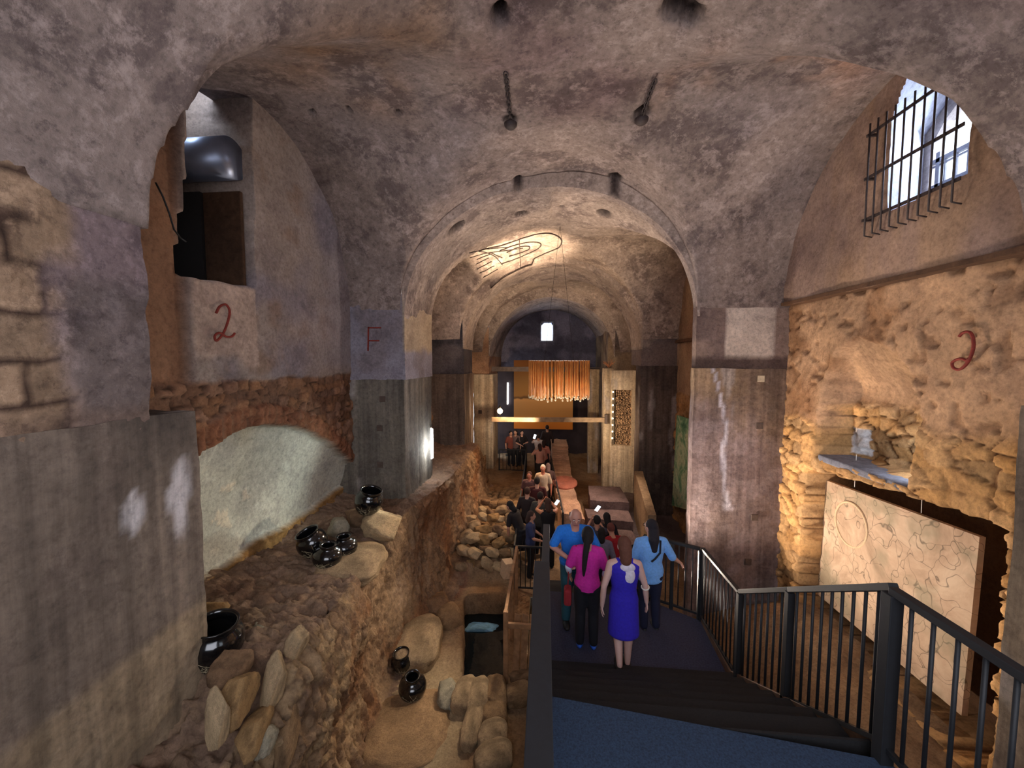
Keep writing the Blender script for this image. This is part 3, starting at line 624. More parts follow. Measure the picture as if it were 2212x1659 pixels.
stone(5, (-3.25, 5.75, -2.66), (.16, .2, .16), (0, .3, .2), 'small pale stone between the paired jars and the furthest jar')
stone(0, (-2.70, 5.1, -2.86), (.42, .5, .16), (0, .1, .2), 'broad flat slab beneath the two paired jars')
stone(3, (-3.45, 3.6, -2.60), (.18, .16, .12), (0, .1, .2), 'ochre stone at the foot of the whitewashed niche behind the nearest jar')
stone(6, tuple(aZ(1040, 1362, -5.36)), (.34, .17, .10), (0, 0, .1), 'pale blue stone standing in for a bright reflection on the pool')  # pale blue lump paints in the bright reflection on the water
# pool kerb row and the rounded stones in front of it
kerb = [(968, 1500, 30), (1003, 1503, 26), (1033, 1506, 30), (1070, 1497, 30)]
for k, (a, b, w) in enumerate(kerb):
    p = aZ(a, b, -4.78); stone([5, 0, 0, 1][k], p, (.17, .26, .16), (.05, 0, .1*k-.1), ['leftmost pale stone of the row at the near end of the pool', 'second pale stone from the left in the row at the near end of the pool', 'third pale stone from the left in the row at the near end of the pool', 'rightmost stone of the row at the near end of the pool'][k], 'kerb stones at the near end of the pool')
for k, (a, b, sx, sy, lab) in enumerate([(1022, 1565, .13, .36, 'long upright pale stone below the pool kerb row'), (1066, 1545, .19, .19, 'rounded stone just below the right end of the pool kerb row'), (1064, 1592, .20, .18, 'rounded stone in the middle of the column by the stair'), (1066, 1640, .24, .18, 'lowest rounded stone of the column by the stair at the bottom edge'), (1118, 1500, .24, .15, 'flat stone under the timber planks at the pool corner'), (1128, 1462, .20, .16, 'brown stone block at the foot of the timber fence')]):
    p = aZ(a, b, -4.83); stone([0, 1, 0, 0, 1, 4][k], p, (sx, sy, .15), (0, 0, .1*k), lab)
p = aZ(905, 1385, -4.72); stone(0, (p[0], p[1], -4.78), (.38, .55, .26), (0, 0, .2), 'large pale hump of rock on the pit floor behind the two jars')
p = aZ(930, 1300, -4.7); stone(4, (p[0], p[1], -4.80), (.36, .30, .30), (0, 0, .1), 'reddish boulder at the far left corner of the pool')
p = aZ(880, 1560, -4.8); stone(1, (p[0], p[1], -4.93), (.62, .6, .16), (0, 0, .3), 'broad flat pale rock sheet in front of the floor jars')
p = aZ(955, 1345, -4.8); stone(1, (p[0]+.05, p[1]+.2, -4.86), (.26, .3, .24), (0, 0, .5), 'round boulder on the left rim of the pool')
rs = np.random.RandomState(5); k = 0
pile = []
for row, (y, zz, n) in enumerate([(8.62, -4.72, 7), (8.85, -4.50, 7), (9.1, -4.30, 7), (9.6, -4.28, 7), (10.2, -4.30, 6), (10.9, -4.34, 6), (11.7, -4.38, 5)]):
    for i in range(n):
        x = -1.95+1.28*(i+.5*(row % 2))/(n-1)+rs.normal()*.04
        s_ = .12+.05*rs.rand(); pile.append(stone(rs.randint(0, 5), (x, y+rs.normal()*.07, zz+rs.normal()*.03), (s_*1.25, s_, s_*.85), tuple(rs.normal(size=3)*.3), 'rounded brown rubble stone in the heap beyond the pool', 'rubble stones heaped beyond the pool'))
# ================================================================ raised path wall of old masonry
def prism(name, pts, z0, z1, mat, label, cat, colr, kind=None, step=.08, amp=.03, seed=600):
    mb = MB(); A = [mb.bm.verts.new((a, b, z0)) for a, b in pts]; B = [mb.bm.verts.new((a, b, z1(a, b) if callable(z1) else z1)) for a, b in pts]; n = len(pts)
    for i in range(n): mb.bm.faces.new((A[i], A[(i+1) % n], B[(i+1) % n], B[i]))
    mb.bm.faces.new(B); mb.bm.faces.new(A[::-1])
    for _ in range(12):
        es = [e for e in mb.bm.edges if e.calc_length() > step*2.2]
        if not es: break
        bmesh.ops.subdivide_edges(mb.bm, edges=es, cuts=1, use_grid_fill=True)
        if len(mb.bm.faces) > 16000: break
    bmesh.ops.triangulate(mb.bm, faces=[f for f in mb.bm.faces if len(f.verts) > 4])
    V = np.array([v.co for v in mb.bm.verts]); n_ = np.stack([fbm(V, 1.6, 4, seed+k) for k in range(3)], -1)*amp*2+np.stack([fbm(V, 6, 3, seed+3+k) for k in range(3)], -1)*amp
    for v, c in zip(mb.bm.verts, V+n_): v.co = c
    o = mb.build(name, mat); at = o.data.color_attributes.new('Col', 'FLOAT_COLOR', 'POINT'); cc = np.ones((len(V), 4)); cc[:, :3] = lerp(np.broadcast_to(np.array(colr), V.shape), np.array(colr)*.75, sst(0, .3, fbm(V, 1.5, 3, seed+9))); at.data.foreach_set('color', cc.ravel())
    return tag(o, label, cat, kind=kind)
q = [aZ(a, b, -4.15) for a, b in ((1212, 1110), (1262, 1120), (1238, 1048), (1224, 950), (1190, 948), (1199, 1045))]
prism('stone_platform', [(p[0], p[1]) for p in q][::-1], -5.1, -4.15, M_rock, 'long pinkish flat-topped masonry block beside the walkway under the red round stone', 'platform', rgb(206, 164, 136))
p0 = aZ(1220, 1043, -4.12); m = MB(); m.lathe([(0, .02), (.10, .02), (.115, .045), (.18, .05), (.30, .05), (.33, .03), (.33, -.03), (0, -.03)], 40)
o = m.build('round_stone', m_plain('red_stone', rgb(176, 104, 82), .8, .25, 12, .3), None, True); o.location = (p0[0], p0[1], -4.11); o.scale = (1.25, 2.0, 1); tag(o, 'flat reddish round stone with a hollow centre on the masonry block', 'stone')
# stepped rock and low walls to the right of the block
for k, (pts, z, lab) in enumerate([([(1.0, 10.1), (2.35, 10.0), (2.35, 10.9), (1.0, 11.0)], -4.75, 'lower broad purple-brown stone step right of the masonry block'), ([(1.15, 11.03), (2.4, 10.93), (2.4, 11.7), (1.15, 11.8)], -4.52, 'middle purple-brown stone step right of the masonry block'), ([(1.3, 11.85), (2.45, 11.75), (2.45, 13.2), (1.4, 13.2)], -4.28, 'upper purple-brown stone step in front of the pale column')]):
    prism('stone_step', pts, -5.2, z, M_rock, lab, 'step', rgb(134, 112, 108), amp=.015, seed=620+k*20)
prism('low_wall', [(2.42, 9.5), (2.62, 9.5), (2.95, 12.3), (2.7, 12.3)], -5.2, lambda a, b: -3.75+.10*(b-9.5), M_wall, 'low sloping plastered parapet left of the dark streaked pillar', 'wall', rgb(190, 160, 124), amp=.008, seed=680)
# pale column, and the cross wall that holds the opening full of broken stone
slab('pale_column', 2.05, 2.45, 14.6, 15.0, -5.2, -.35, M_conc, c_conc(rgb(206, 186, 156), rgb(180, 158, 128), 700), .06, .008, 700, 'slim pale post with straps standing right of the hanging rods', 'column')
slab('pale_column', 1.75, 2.2, 17.0, 17.4, -5.2, -.45, M_conc, c_conc(rgb(160, 138, 108), rgb(136, 116, 92), 710), .06, .008, 710, 'wider tan column behind the slim pale post', 'column')
cw = empty('cross_wall', (3.0, 14.4, -5.2), 'pale plastered wall with an opening full of broken stone, left of the dark streaked pillar', 'wall')
def cpart(n, x0, x1, z0, z1): 
    o = slab(n, x0-3.0, x1-3.0, 0, .5, z0+5.2, z1+5.2, M_conc, c_conc(rgb(206, 184, 154), rgb(182, 160, 132), 720), .06, .006, 720, parent=cw); return o
L_, R_, T_, B_ = [float(aY(a, b, 14.4)[i]) for a, b, i in ((1322, 900, 0), (1366, 900, 0), (1340, 842, 2), (1340, 963, 2))]
cpart('sill', 2.28, 3.35, -5.2, B_); cpart('lintel', 2.28, 3.35, T_, -.42); cpart('jamb', 2.28, L_, B_, T_); cpart('jamb', R_, 3.35, B_, T_)
rb = empty('rubble_fill', ((L_+R_)/2, 14.7, B_), 'tall stack of broken pale stones filling the wall opening', 'stones')
yy_, zz_ = np.arange(-.1, R_-L_, .02), np.arange(0, T_-B_, .02); A, B = np.meshgrid(yy_, zz_, indexing='ij'); F1, F2, R = worley(A*16, B*16, 77); e = sst(.02, .35, F2-F1)
P = np.stack([A-(R_-L_)/2+.04, -.12*e*(.3+R)+.1*(A < .12), B], -1); v, f = grid_np(P)
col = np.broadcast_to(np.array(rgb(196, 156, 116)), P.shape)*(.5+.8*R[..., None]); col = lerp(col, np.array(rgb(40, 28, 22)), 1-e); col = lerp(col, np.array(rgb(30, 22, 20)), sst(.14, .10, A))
o = mesh_np('stone_face', v, f, M_rock, rb, col=col.reshape(-1, 3)); o['kind'] = 'stuff'
for k in range(8):
    m = MB(); m.ell((0, 0, 0), (.025, .025, .03)); m.box((0, .03, 0), (.02, .06, .02)); o = m.build('small_lamp', m_emit('small_warm_bulb', (1, .85, .6), 6) if k == 0 else bpy.data.materials['small_warm_bulb'], None, True)
    o.location = (L_+.02, 14.36, T_-.08-.17*k*(T_-B_)/1.45); tag(o, 'small white bulb in the string down the left edge of the stone-filled opening', 'lamp', 'bulbs along the stone-filled opening')
# ================================================================ cross beams, painting, mural, far dark screen
def beam(p1, p2, Y, r, label, mat):
    a, b = aY(*p1, Y), aY(*p2, Y); m = MB(); m.bar(a, b, r*1.2, r*2, .01); return tag(m.build('beam', mat), label, 'beam')
M_beam = m_plain('old_timber_beam', rgb(158, 132, 102), .8, .3, 6, .4); M_beam2 = m_plain('dark_beam', rgb(92, 78, 70), .8, .3, 6, .4)
b1 = beam((1062, 906), (1312, 907), 14.5, .085, 'long pale timber beam spanning the hall below the hanging rods', M_beam)
m = MB(); q = aY(1309, 905, 14.42); m.box(q, (.10, .12, .34), None, .01); tag(m.build('bracket', M_beam2), 'dark iron bracket at the right end of the long pale beam', 'bracket')
beam((1062, 797), (1318, 799), 17.2, .10, 'dark horizontal beam under the end arch behind the hanging rods', M_beam2)
# bundle of twigs on the slim post
rs = np.random.RandomState(3); m = MB()
for k in range(26):
    a = rs.rand()*2*PI; m.tube([(0, 0, 0), (math.cos(a)*.10, math.sin(a)*.10, .10+rs.rand()*.08), (math.cos(a)*(.16+.1*rs.rand()), math.sin(a)*.2, .12+.2*rs.rand())], .008, 4)
o = m.build('twig_bundle', m_plain('dry_twigs', rgb(196, 132, 86), .8)); o.location = (2.25, 14.8, -.34); tag(o, 'bundle of dry twigs on top of the slim pale post', 'twigs')
def mat_painting():
    t = NT('sand_painting'); v = t.coord(); sep = t.n('ShaderNodeSeparateXYZ'); t.l(v, sep.inputs[0])
    z = t.math('ADD', sep.outputs[2], t.math('MULTIPLY', t.noise(t.coord((1, 1, 2.5)), 1.4, 3, .5), .10))
    c = t.ramp(z, [(0.0, rgb(196, 112, 34)), (.18, rgb(214, 132, 40)), (.25, rgb(206, 150, 84)), (.48, rgb(216, 158, 92)), (.50, rgb(90, 60, 30)), (.53, rgb(150, 104, 46)), (.8, rgb(136, 94, 42)), (1.0, rgb(150, 92, 34))])
    mr = None
    return t.bsdf(c, .8, t.noise(v, 9, 5, .6), .1, .01)
a, b = aY(1110, 778, 19.8), aY(1237, 928, 19.8)
m = MB(); m.box(((a[0]+b[0])/2, 19.83, (a[2]+b[2])/2), (b[0]-a[0], .05, a[2]-b[2])); o = m.build('hanging_painting', mat_painting())
hh = a[2]-b[2]
for v_ in o.data.vertices: v_.co.z = (v_.co.z-b[2])/hh; 
o.scale = (1, 1, hh); o.location.z = b[2]; tag(o, 'large orange and ochre desert landscape hanging at the far end behind the rods', 'painting')
slab('dark_screen', -2.6, 2.42, 20.3, 20.5, -5.2, -.55, m_plain('dark_screen_cloth', rgb(54, 44, 48), .9, .3, 2), None, .3, .005, 740, 'dark partition wall behind the orange painting', 'partition')
# green mural on the far right wall
def mat_mural():
    t = NT('green_mural'); v = t.coord(); n = t.noise(v, 1.3, 9, .65, .6); c = t.ramp(n, [(.35, rgb(70, 122, 92)), (.46, rgb(120, 168, 130)), (.52, rgb(186, 206, 170)), (.62, rgb(206, 212, 176))])
    n2 = t.noise(v, 3.2, 10, .7, 1.5); c = t.mix(t.ramp(n2, [(.485, 0.0), (.5, .8), (.515, 0.0)]), c, rgb(38, 62, 48)); return t.bsdf(c, .85, n, .15, .01)
mu = [aX(a, b, 3.80) for a, b in ((1462, 897), (1498, 908), (1496, 1104), (1451, 1092))]
m = MB(); f4 = [m.bm.verts.new(p) for p in mu]; b4 = [m.bm.verts.new(p+np.array((.05, 0, 0))) for p in mu]
m.bm.faces.new(f4); m.bm.faces.new(b4[::-1])
for k in range(4): m.bm.faces.new((f4[k], f4[(k+1) % 4], b4[(k+1) % 4], b4[k]))
tag(m.build('mural_panel', mat_mural()), 'tall pale green painted panel between the two right-hand pillars', 'painting')
# ================================================================ leaning relief panel in the right recess
def mat_relief():
    t = NT('cracked_plaster_panel'); v = t.coord(); n = t.noise(v, 1.2, 10, .7, .8)
    c = t.ramp(n, [(.3, rgb(150, 124, 100)), (.5, rgb(188, 160, 134)), (.65, rgb(206, 182, 156))])
    vo = t.n('ShaderNodeTexVoronoi', feature='DISTANCE_TO_EDGE'); mx = t.n('ShaderNodeVectorMath', operation='ADD'); nn_ = t.n('ShaderNodeTexNoise'); nn_.inputs['Scale'].default_value = 2.2; t.l(v, nn_.inputs[0]); t.l(v, mx.inputs[0]); t.l(nn_.outputs['Color'], mx.inputs[1]); t.l(mx.outputs[0], vo.inputs['Vector']); vo.inputs['Scale'].default_value = 3.4
    c = t.mix(t.ramp(vo.outputs['Distance'], [(0.0, .85), (.025, 0.0)]), c, rgb(84, 70, 58)); g_ = t.noise(v, 1.8, 4, .5); c = t.mix(t.ramp(g_, [(.5, 0.0), (.62, .5)]), c, rgb(122, 120, 96))
    return t.bsdf(c, .85, t.noise(v, 20, 6, .6), .2, .01)
XP = 4.42
cs = [aX(1764, 1030, XP), aX(2116, 1160, XP), aX(2080, 1505, XP), aX(1758, 1290, XP)]
cs[3] = np.array([XP, cs[0][1]+.02, -3.85]); cs[2] = np.array([XP-.06, cs[1][1]-.02, -3.75])
rp = empty('relief_panel', (XP, float(cs[0][1]+cs[1][1])/2, -3.9), 'leaning cracked pinkish plaster panel with a raised oval in the recess of the right wall', 'panel')
o_ = np.array([XP, float(cs[0][1]+cs[1][1])/2, -3.9]); m = MB(); f4 = [m.bm.verts.new(p-o_) for p in cs]; b4 = [m.bm.verts.new(p-o_+np.array((.06, 0, 0))) for p in cs]
m.bm.faces.new(f4); m.bm.faces.new(b4[::-1])
for k in range(4): m.bm.faces.new((f4[k], f4[(k+1) % 4], b4[(k+1) % 4], b4[k]))
m.build('plaster_board', mat_relief(), rp)
oc = aX(1838, 1133, XP-.012); ox = abs(aX(1873, 1133, XP)[1]-aX(1803, 1133, XP)[1])/2; oz = abs(aX(1838, 1086, XP)[2]-aX(1838, 1180, XP)[2])/2
m = MB(); m.torus(oc-o_, 1.0, .018, RY(PI/2), 48, 8, oz, ox); ob = m.build('oval_ring', m_plain('oval_plaster', rgb(204, 176, 142), .85), rp, True); ob['label'] = 'raised pale oval ring on the panel'
for k, (a, b) in enumerate((((1850, 982), (1846, 1052)), ((1992, 1070), (1990, 1108)))):
    m = MB(); m.tube([aX(*a, 4.40), aX(*b, 4.40)], .004, 5); tag(m.build('hanging_wire', M_white), ['thin wire from which the left part of the relief panel hangs', 'thin wire from which the right part of the relief panel hangs'][k], 'wire')
# ================================================================ painted marks
def mark(name, pts, fn, r, label, sm=True):
    P = [np.array(fn(*p)) for p in pts]
    if sm:
        Q_ = []
        for i in range(len(P)-1):
            p0, p1, p2, p3 = P[max(i-1, 0)], P[i], P[i+1], P[min(i+2, len(P)-1)]
            for t_ in np.linspace(0, 1, 6)[:-1]: Q_.append(.5*(2*p1+(p2-p0)*t_+(2*p0-5*p1+4*p2-p3)*t_**2+(3*p1-p0-3*p2+p3)*t_**3))
        P = Q_+[P[-1]]
    m = MB(); m.tube([tuple(p) for p in P], r, 6); return tag(m.build(name, M_red, None, True), label, 'mark')
two = [(467, 676), (475, 662), (488, 658), (496, 672), (492, 695), (482, 720), (468, 736), (464, 726), (474, 719), (488, 727), (500, 727), (507, 720)]
mark('painted_number', two, lambda a, b: aX(a, b, -3.695), .014, 'red painted figure 2 on the pale plaster below the left window opening')
two2 = [(2072, 727), (2080, 719), (2093, 717), (2101, 727), (2103, 748), (2097, 770), (2087, 787), (2073, 798), (2060, 795), (2057, 784), (2066, 777), (2078, 775), (2088, 779), (2094, 774)]
mark('painted_number', two2, lambda a, b: aX(a, b, 4.085), .014, 'red painted figure 2 on the rough upper part of the right wall')
m = MB()
for a, b in (((796, 706), (795, 758)), ((795, 708), (823, 708)), ((796, 736), (819, 736))):
    m.bar(aY(*a, 7.185), aY(*b, 7.185), .022, .022)
tag(m.build('painted_letter', M_red), 'red painted letter F above the lamp-lit grey pillar', 'mark')

# ================================================================ small square plates in the concrete, cable on the plaster
pil = {o.location.y*0+i: o for i, o in enumerate([o for o in bpy.data.objects if o.name.startswith('concrete_pillar')])}
P_ = sorted(pil.values(), key=lambda o: o.name)
M_plate = m_plain('plate_dark', rgb(84, 70, 62), .9, .2, 20); M_platel = m_plain('plate_pale', rgb(196, 178, 150), .9, .2, 20)
for k, (o, y, pts) in enumerate([(P_[1], 7.18, [(820, 925), (821, 1004), (826, 862)]), (P_[4], 7.18, [(1644, 818), (1641, 920), (1630, 1118), (1616, 1214)]), (P_[5], 12.38, [(1423, 932), (1420, 1050), (1415, 1105)]), (P_[3], 17.38, [(1037, 890)])]):
    for i, (a, b) in enumerate(pts):
        q = aY(a, b, y); s_ = .11 if y < 8 else .16; m = MB(); m.box(q, (s_, .02, s_), None, .004); e_ = m.build('square_plate', M_platel if (k == 1 and i == 0) else M_plate, o)
m = MB(); m.tube([tuple(aX(a, b, -3.60)) for a, b in ((336, 394), (352, 425), (366, 462), (376, 496), (390, 514), (402, 522))], .008, 6); tag(m.build('cable', M_black, None, True), 'thin dark cable sagging down the bare strip left of the left window opening', 'cable')
# ================================================================ entrance platform, flight, landing, walkway
XL, XR = .02, 2.10
m = MB(); m.bm.faces.ensure_lookup_table()
pts = [(XL, .4), (XR, .4), (XR, 2.46), (XL, 2.74)]
A = [m.bm.verts.new((a, b, -2.46)) for a, b in pts]; B = [m.bm.verts.new((a, b, -2.58)) for a, b in pts]
m.bm.faces.new(A)
for i in range(4): m.bm.faces.new((A[i], B[i], B[(i+1) % 4], A[(i+1) % 4]))
m.bm.faces.new(B[::-1]); M_blue = m_plain('blue_grey_carpet', rgb(40, 58, 82), .9, .45, 90, .5)
tag(m.build('entrance_platform', M_blue), 'blue-grey platform at the top of the dark stair, at the bottom edge', 'platform')
st = empty('stair_flight', (1.06, 2.6, -3.8), 'dark stair flight going down from the blue platform to the landing', 'stairs')
n = 7
for k in range(n):
    y0 = 2.60+(4.42-2.60)*k/n; z = -2.46-(3.72-2.46)*(k+1)/(n+1)
    m = MB(); m.box((0, y0+.15-2.6, z+3.8-.02), (XR-XL, .31, .04)); m.box((0, y0-2.6, z+3.8+.07), (XR-XL, .02, .15)); m.build('tread', M_tread, st)
for x, mt in ((XL-1.06-.03, M_steel), (XR-1.06+.035, M_curb)):
    m = MB(); m.bar((x, -.1, -2.46+3.8-.12+.03), (x, 1.86, -3.70+3.8-.03+.03), .05, .26, .005); m.build('stringer', mt, st)
M_land = m_plain('dark_blue_landing', rgb(48, 50, 72), .85, .4, 50, .3)
LP = [(XL, 4.40), (2.14, 4.40), (2.2, 5.62), (1.64, 6.0), (1.3, 6.15), (XL, 6.15)]
m = MB(); A = [m.bm.verts.new((a, b, -3.74)) for a, b in LP]; B = [m.bm.verts.new((a, b, -3.88)) for a, b in LP]; m.bm.faces.new(A); m.bm.faces.new(B[::-1])
for i in range(6): m.bm.faces.new((A[i], B[i], B[(i+1) % 6], A[(i+1) % 6]))
tag(m.build('stair_landing', M_land), 'dark blue landing where the group of visitors stands', 'landing')
m = MB(); m.bar((2.15, 4.40, -3.70), (2.22, 5.62, -3.72), .05, .14, .005); tag(m.build('landing_curb', M_curb), 'timber curb along the right edge of the landing', 'curb')
s2 = empty('stair_flight', (.7, 6.15, -5.0), 'lower stair flight going down from the landing to the walkway among the crowd', 'stairs')
for k in range(7):
    y0 = 6.15+.31*k; z = -3.74-(4.98-3.74)*(k+1)/8
    m = MB(); m.box((-.05, y0+.17-6.15, z+5.0-.02), (1.2, .34, .04)); m.build('tread', M_tread, s2)
for x in (-.67, 1.07):
    m = MB(); m.bar((x, 0, 1.12), (x, 2.2, -.02), .04, .24); m.build('stringer', M_steel, s2)
# walkway
WL = [(-.66, 8.1), (-.72, 10.0), (-.80, 14), (-.9, 17.5), (-1.2, 20.0)]; WR = [(1.75, 8.1), (1.75, 9.0), (.42, 9.3), (.40, 10), (.22, 14), (.05, 17.5), (0, 20.0)]
m = MB(); P_ = WL+WR[::-1]; A = [m.bm.verts.new((a, b, -4.98)) for a, b in P_]; B = [m.bm.verts.new((a, b, -5.10)) for a, b in P_]; m.bm.faces.new(A[::-1]); m.bm.faces.new(B)
for i in range(len(P_)): m.bm.faces.new((A[i], A[(i+1) % len(P_)], B[(i+1) % len(P_)], B[i]))
tag(m.build('walkway', M_tread), 'long narrow dark walkway running down the middle of the hall', 'walkway')
m = MB(); m.box((-2.2+.75, 18.6, -5.02), (1.4, 3.4, .10)); tag(m.build('side_platform', M_tread), 'dark raised deck at the far left where visitors stand', 'platform')
def railing(name, pts, h, label, sp=.12, post=.045, bal=.012, rail=(.05, .04), posts=None, cat='railing', mat=M_steel, low=.10, group=None):
    """pts: floor points along the run"""
    o0 = Vector(pts[0]); r = empty(name, o0, label, cat, group)
    P = [Vector(p)-o0 for p in pts]; up = Vector((0, 0, h))
    for a, b in zip(P, P[1:]):
        m = MB(); m.bar(a+up, b+up, rail[0], rail[1], .004); m.build('handrail', mat, r)
        m = MB(); m.bar(a+Vector((0, 0, low)), b+Vector((0, 0, low)), .03, .03); m.build('bottom_rail', mat, r)
        L = (b-a).length; nb = max(1, int(round(L/sp)))
        for k in range(1, nb):
            q = a.lerp(b, k/nb); m = MB(); m.tube([q+Vector((0, 0, low)), q+up], bal, 6); m.build('baluster', mat, r, True)
    for i, p in enumerate(P):
        if posts is None or i in posts:
            m = MB(); m.box(p+up*.5+Vector((0, 0, -.03)), (post, post, h+.02), None, .004); m.build('post', mat, r)
    return r
railing('stair_railing', [(2.12, .5, -2.46), (2.06, 2.46, -2.46)], 1.08, 'black railing section along the level platform at the lower right corner', .125, .075, .012, (.055, .045))
railing('stair_railing', [(2.10, 2.50, -2.48), (2.14, 3.55, -3.13), (2.13, 4.39, -3.66)], 1.10, 'black railing section sloping down along the right side of the dark stair', .125, .06, .0115, (.055, .045), posts=(1, 2))
railing('stair_railing', [(2.15, 4.42, -3.68), (2.20, 5.62, -3.76)], 1.08, 'black railing section along the right side of the landing', .11, .05, .010, (.05, .04), posts=(1,))
railing('stair_railing', [(2.18, 5.66, -3.76), (1.86, 5.86, -3.77), (1.5, 6.1, -3.80)], 1.06, 'black railing section behind the woman in the pale blue top', .085, .045, .009, (.05, .04))
railing('stair_railing', [(-.02, .9, -2.46), (-.03, 2.55, -2.46), (-.02, 4.40, -3.66), (.0, 6.1, -3.72)], 1.08, 'dark railing along the left side of the stair seen almost edge-on', .14, .06, .010, (.10, .06))
railing('walkway_railing', [(-.66, 8.1, -4.98), (-.02, 8.1, -4.98)], 1.0, 'black railing closing the near end of the walkway in front of the dark blue T-shirt', .10, .045, .010, (.04, .04))
railing('walkway_railing', [(x-.02, y, -4.98) for x, y in WL], 1.0, 'black railing along the left edge of the walkway behind the crowd', .30, .04, .009, (.04, .04))
railing('walkway_railing', [(x+.02, y, -4.98) for x, y in WR[3:]], 1.0, 'black railing along the right edge of the walkway beside the masonry block', .30, .04, .009, (.04, .04))
railing('walkway_railing', [(-2.1, 16.95, -4.98), (-.95, 16.95, -4.98)], 1.0, 'glass-fronted dark railing of the far left deck', .16, .05, .010, (.05, .04))
railing('walkway_railing', [(1.72, 6.25, -3.8), (1.72, 8.2, -4.95)], 1.0, 'black sloping railing right of the lower stair flight', .16, .04, .009, (.04, .04))
# ================================================================ timber fence and mirror under the stair
def timber(a, b, w, d, label, nm='timber_post'):
    m = MB(); m.bar(a, b, w, d, .006); return tag(m.build(nm, M_timber), label, 'timber')
fx = -.42
timber((-.60, 5.60, -4.95), (-.60, 5.60, -3.75), .07, .07, 'front rough timber post beside the pool')
timber((-.60, 6.6, -4.95), (-.60, 6.6, -3.7), .07, .07, 'second rough timber post beside the pool')
timber((-.60, 7.6, -4.95), (-.60, 7.6, -3.8), .07, .07, 'furthest rough timber post beside the pool, next to the box')
timber((-.60, 5.55, -3.78), (-.60, 7.7, -3.82), .05, .09, 'long timber rail joining the posts beside the pool', 'timber_rail')
timber((-.60, 5.62, -3.98), (-.05, 5.62, -3.98), .05, .08, 'short timber cross rail under the landing', 'timber_rail')
fn = empty('plank_panel', (-.30, 5.70, -4.9), 'upright row of reddish planks leaning under the landing', 'planks')
for k in range(3):
    m = MB(); m.bar((-.16+.115*k, 0, 0), (-.13+.115*k, .10, .98), .10, .022, .003); m.build('plank', M_timber, fn)
m = MB(); m.box((0, 0, 0), (.22, .22, .34), None, .006); o = m.build('display_box', m_plain('cream_box', rgb(206, 176, 142), .7)); q = aZ(1103, 1280, -4.4); o.location = (-.82, 8.0, -4.42); o.rotation_euler = (.1, .1, .5); tag(o, 'cream cardboard box standing beside the timber posts', 'box')
t = NT('mirror_glass'); M_mirror = t.bsdf(rgb(190, 200, 196), .03, None, Metallic=1.0)
m = MB(); m.box((0, 0, 0), (.34, .02, 1.0), None, .008); o = m.build('mirror', M_mirror, None); o.location = (-.12, 6.1, -4.42); o.rotation_euler = (-.45, 0, -.1); tag(o, 'leaning mirror with lamp reflections under the landing', 'mirror')
for k, (a, b) in enumerate(((1163, 1333), (1161, 1380), (1150, 1408))):
    q = aY(a, b, 5.75); l = empty('spot_lamp', q, ['topmost small lit spot lamp under the landing', 'middle small lit spot lamp under the landing', 'lowest, largest lit spot lamp under the landing'][k], 'lamp')
    r_ = (.018, .014, .032)[k]; m = MB(); m.lathe([(r_*.6, 0), (r_*1.3, .01), (r_*1.35, .07), (r_*.8, .09), (0, .09)], 16, RX(-.9)); m.build('housing', M_black, l, True)
    m = MB(); m.ell((0, 0, 0), (r_, r_, r_)); m.build('bulb', m_emit('spot_bulb', (1, .93, .82), 14), l, True)
# ================================================================ glazed jars
def jar_profile(kind):
    if kind == 0:   # wide mouth
        return [(0, 0), (.085, 0), (.13, .03), (.175, .10), (.192, .17), (.188, .235), (.165, .285), (.142, .305), (.138, .335), (.150, .352), (.146, .358), (.128, .350), (.126, .31), (.15, .28), (.17, .22), (.15, .06), (0, .03)]
    return [(0, 0), (.08, 0), (.135, .03), (.185, .10), (.20, .165), (.185, .225), (.14, .268), (.105, .285), (.092, .315), (.112, .34), (.108, .347), (.078, .335), (.076, .30), (.13, .26), (.17, .17), (.12, .05), (0, .03)]
def jar(loc, s, kind, rot, label, glints=True):
    r = empty('jar', loc, label, 'jar', 'black glazed jars'); r.rotation_euler = rot; r.scale = (s, s, s); del r['group']
    m = MB(); m.lathe(jar_profile(kind), 48); m.build('body', M_jar, r, True)
    if glints:
        # pale lines modelling a reflection on the belly facing the camera
        rs_ = np.random.RandomState(int(abs(loc[0]*1000))); m = MB(); pr = np.array(jar_profile(kind)[:9]); 
        for _ in range(26):
            a0 = -PI/2+rs_.normal()*.35; z0 = .05+.11*rs_.rand(); a1 = a0+rs_.normal()*.28; z1 = z0+rs_.normal()*.05; pts_ = []
            for t_ in np.linspace(0, 1, 5):
                a = a0+(a1-a0)*t_; z = min(.24, max(.02, z0+(z1-z0)*t_)); rr = np.interp(z, pr[:, 1], pr[:, 0])+.0006; pts_.append((rr*math.cos(a), rr*math.sin(a), z))
            m.tube(pts_, .0016, 4)
        o = m.build('belly_reflection', m_plain('pale_reflection', rgb(170, 156, 124), .8), r); 
    return r
def at_ledge(px, py, X): return aX(px, py, X)
jar(tuple(aY(462, 1436, 2.93)), 1.12, 0, (.12, .10, .5), 'large black glazed jar beside the near concrete pillar, closest on the ledge')
jar(tuple(aY(688, 1196, 5.05)), 1.05, 0, (.15, -.35, .3), 'tilted black jar, rearmost left of the close group on the ledge')
jar(tuple(aY(706, 1224, 4.85)), .95, 1, (.10, .1, .3), 'black jar, front one of the close group on the ledge')
jar(tuple(aY(744, 1203, 5.15)), .92, 1, (.05, .0, .2), 'black jar on the right of the close group on the ledge')
jar(tuple(aY(791, 1108, 5.95)), 1.15, 0, (.12, .25, .2), 'black jar furthest along the ledge in front of the lamp-lit pillar')
q1 = aZ(892, 1502, -4.85); q2 = aZ(860, 1440, -4.80)
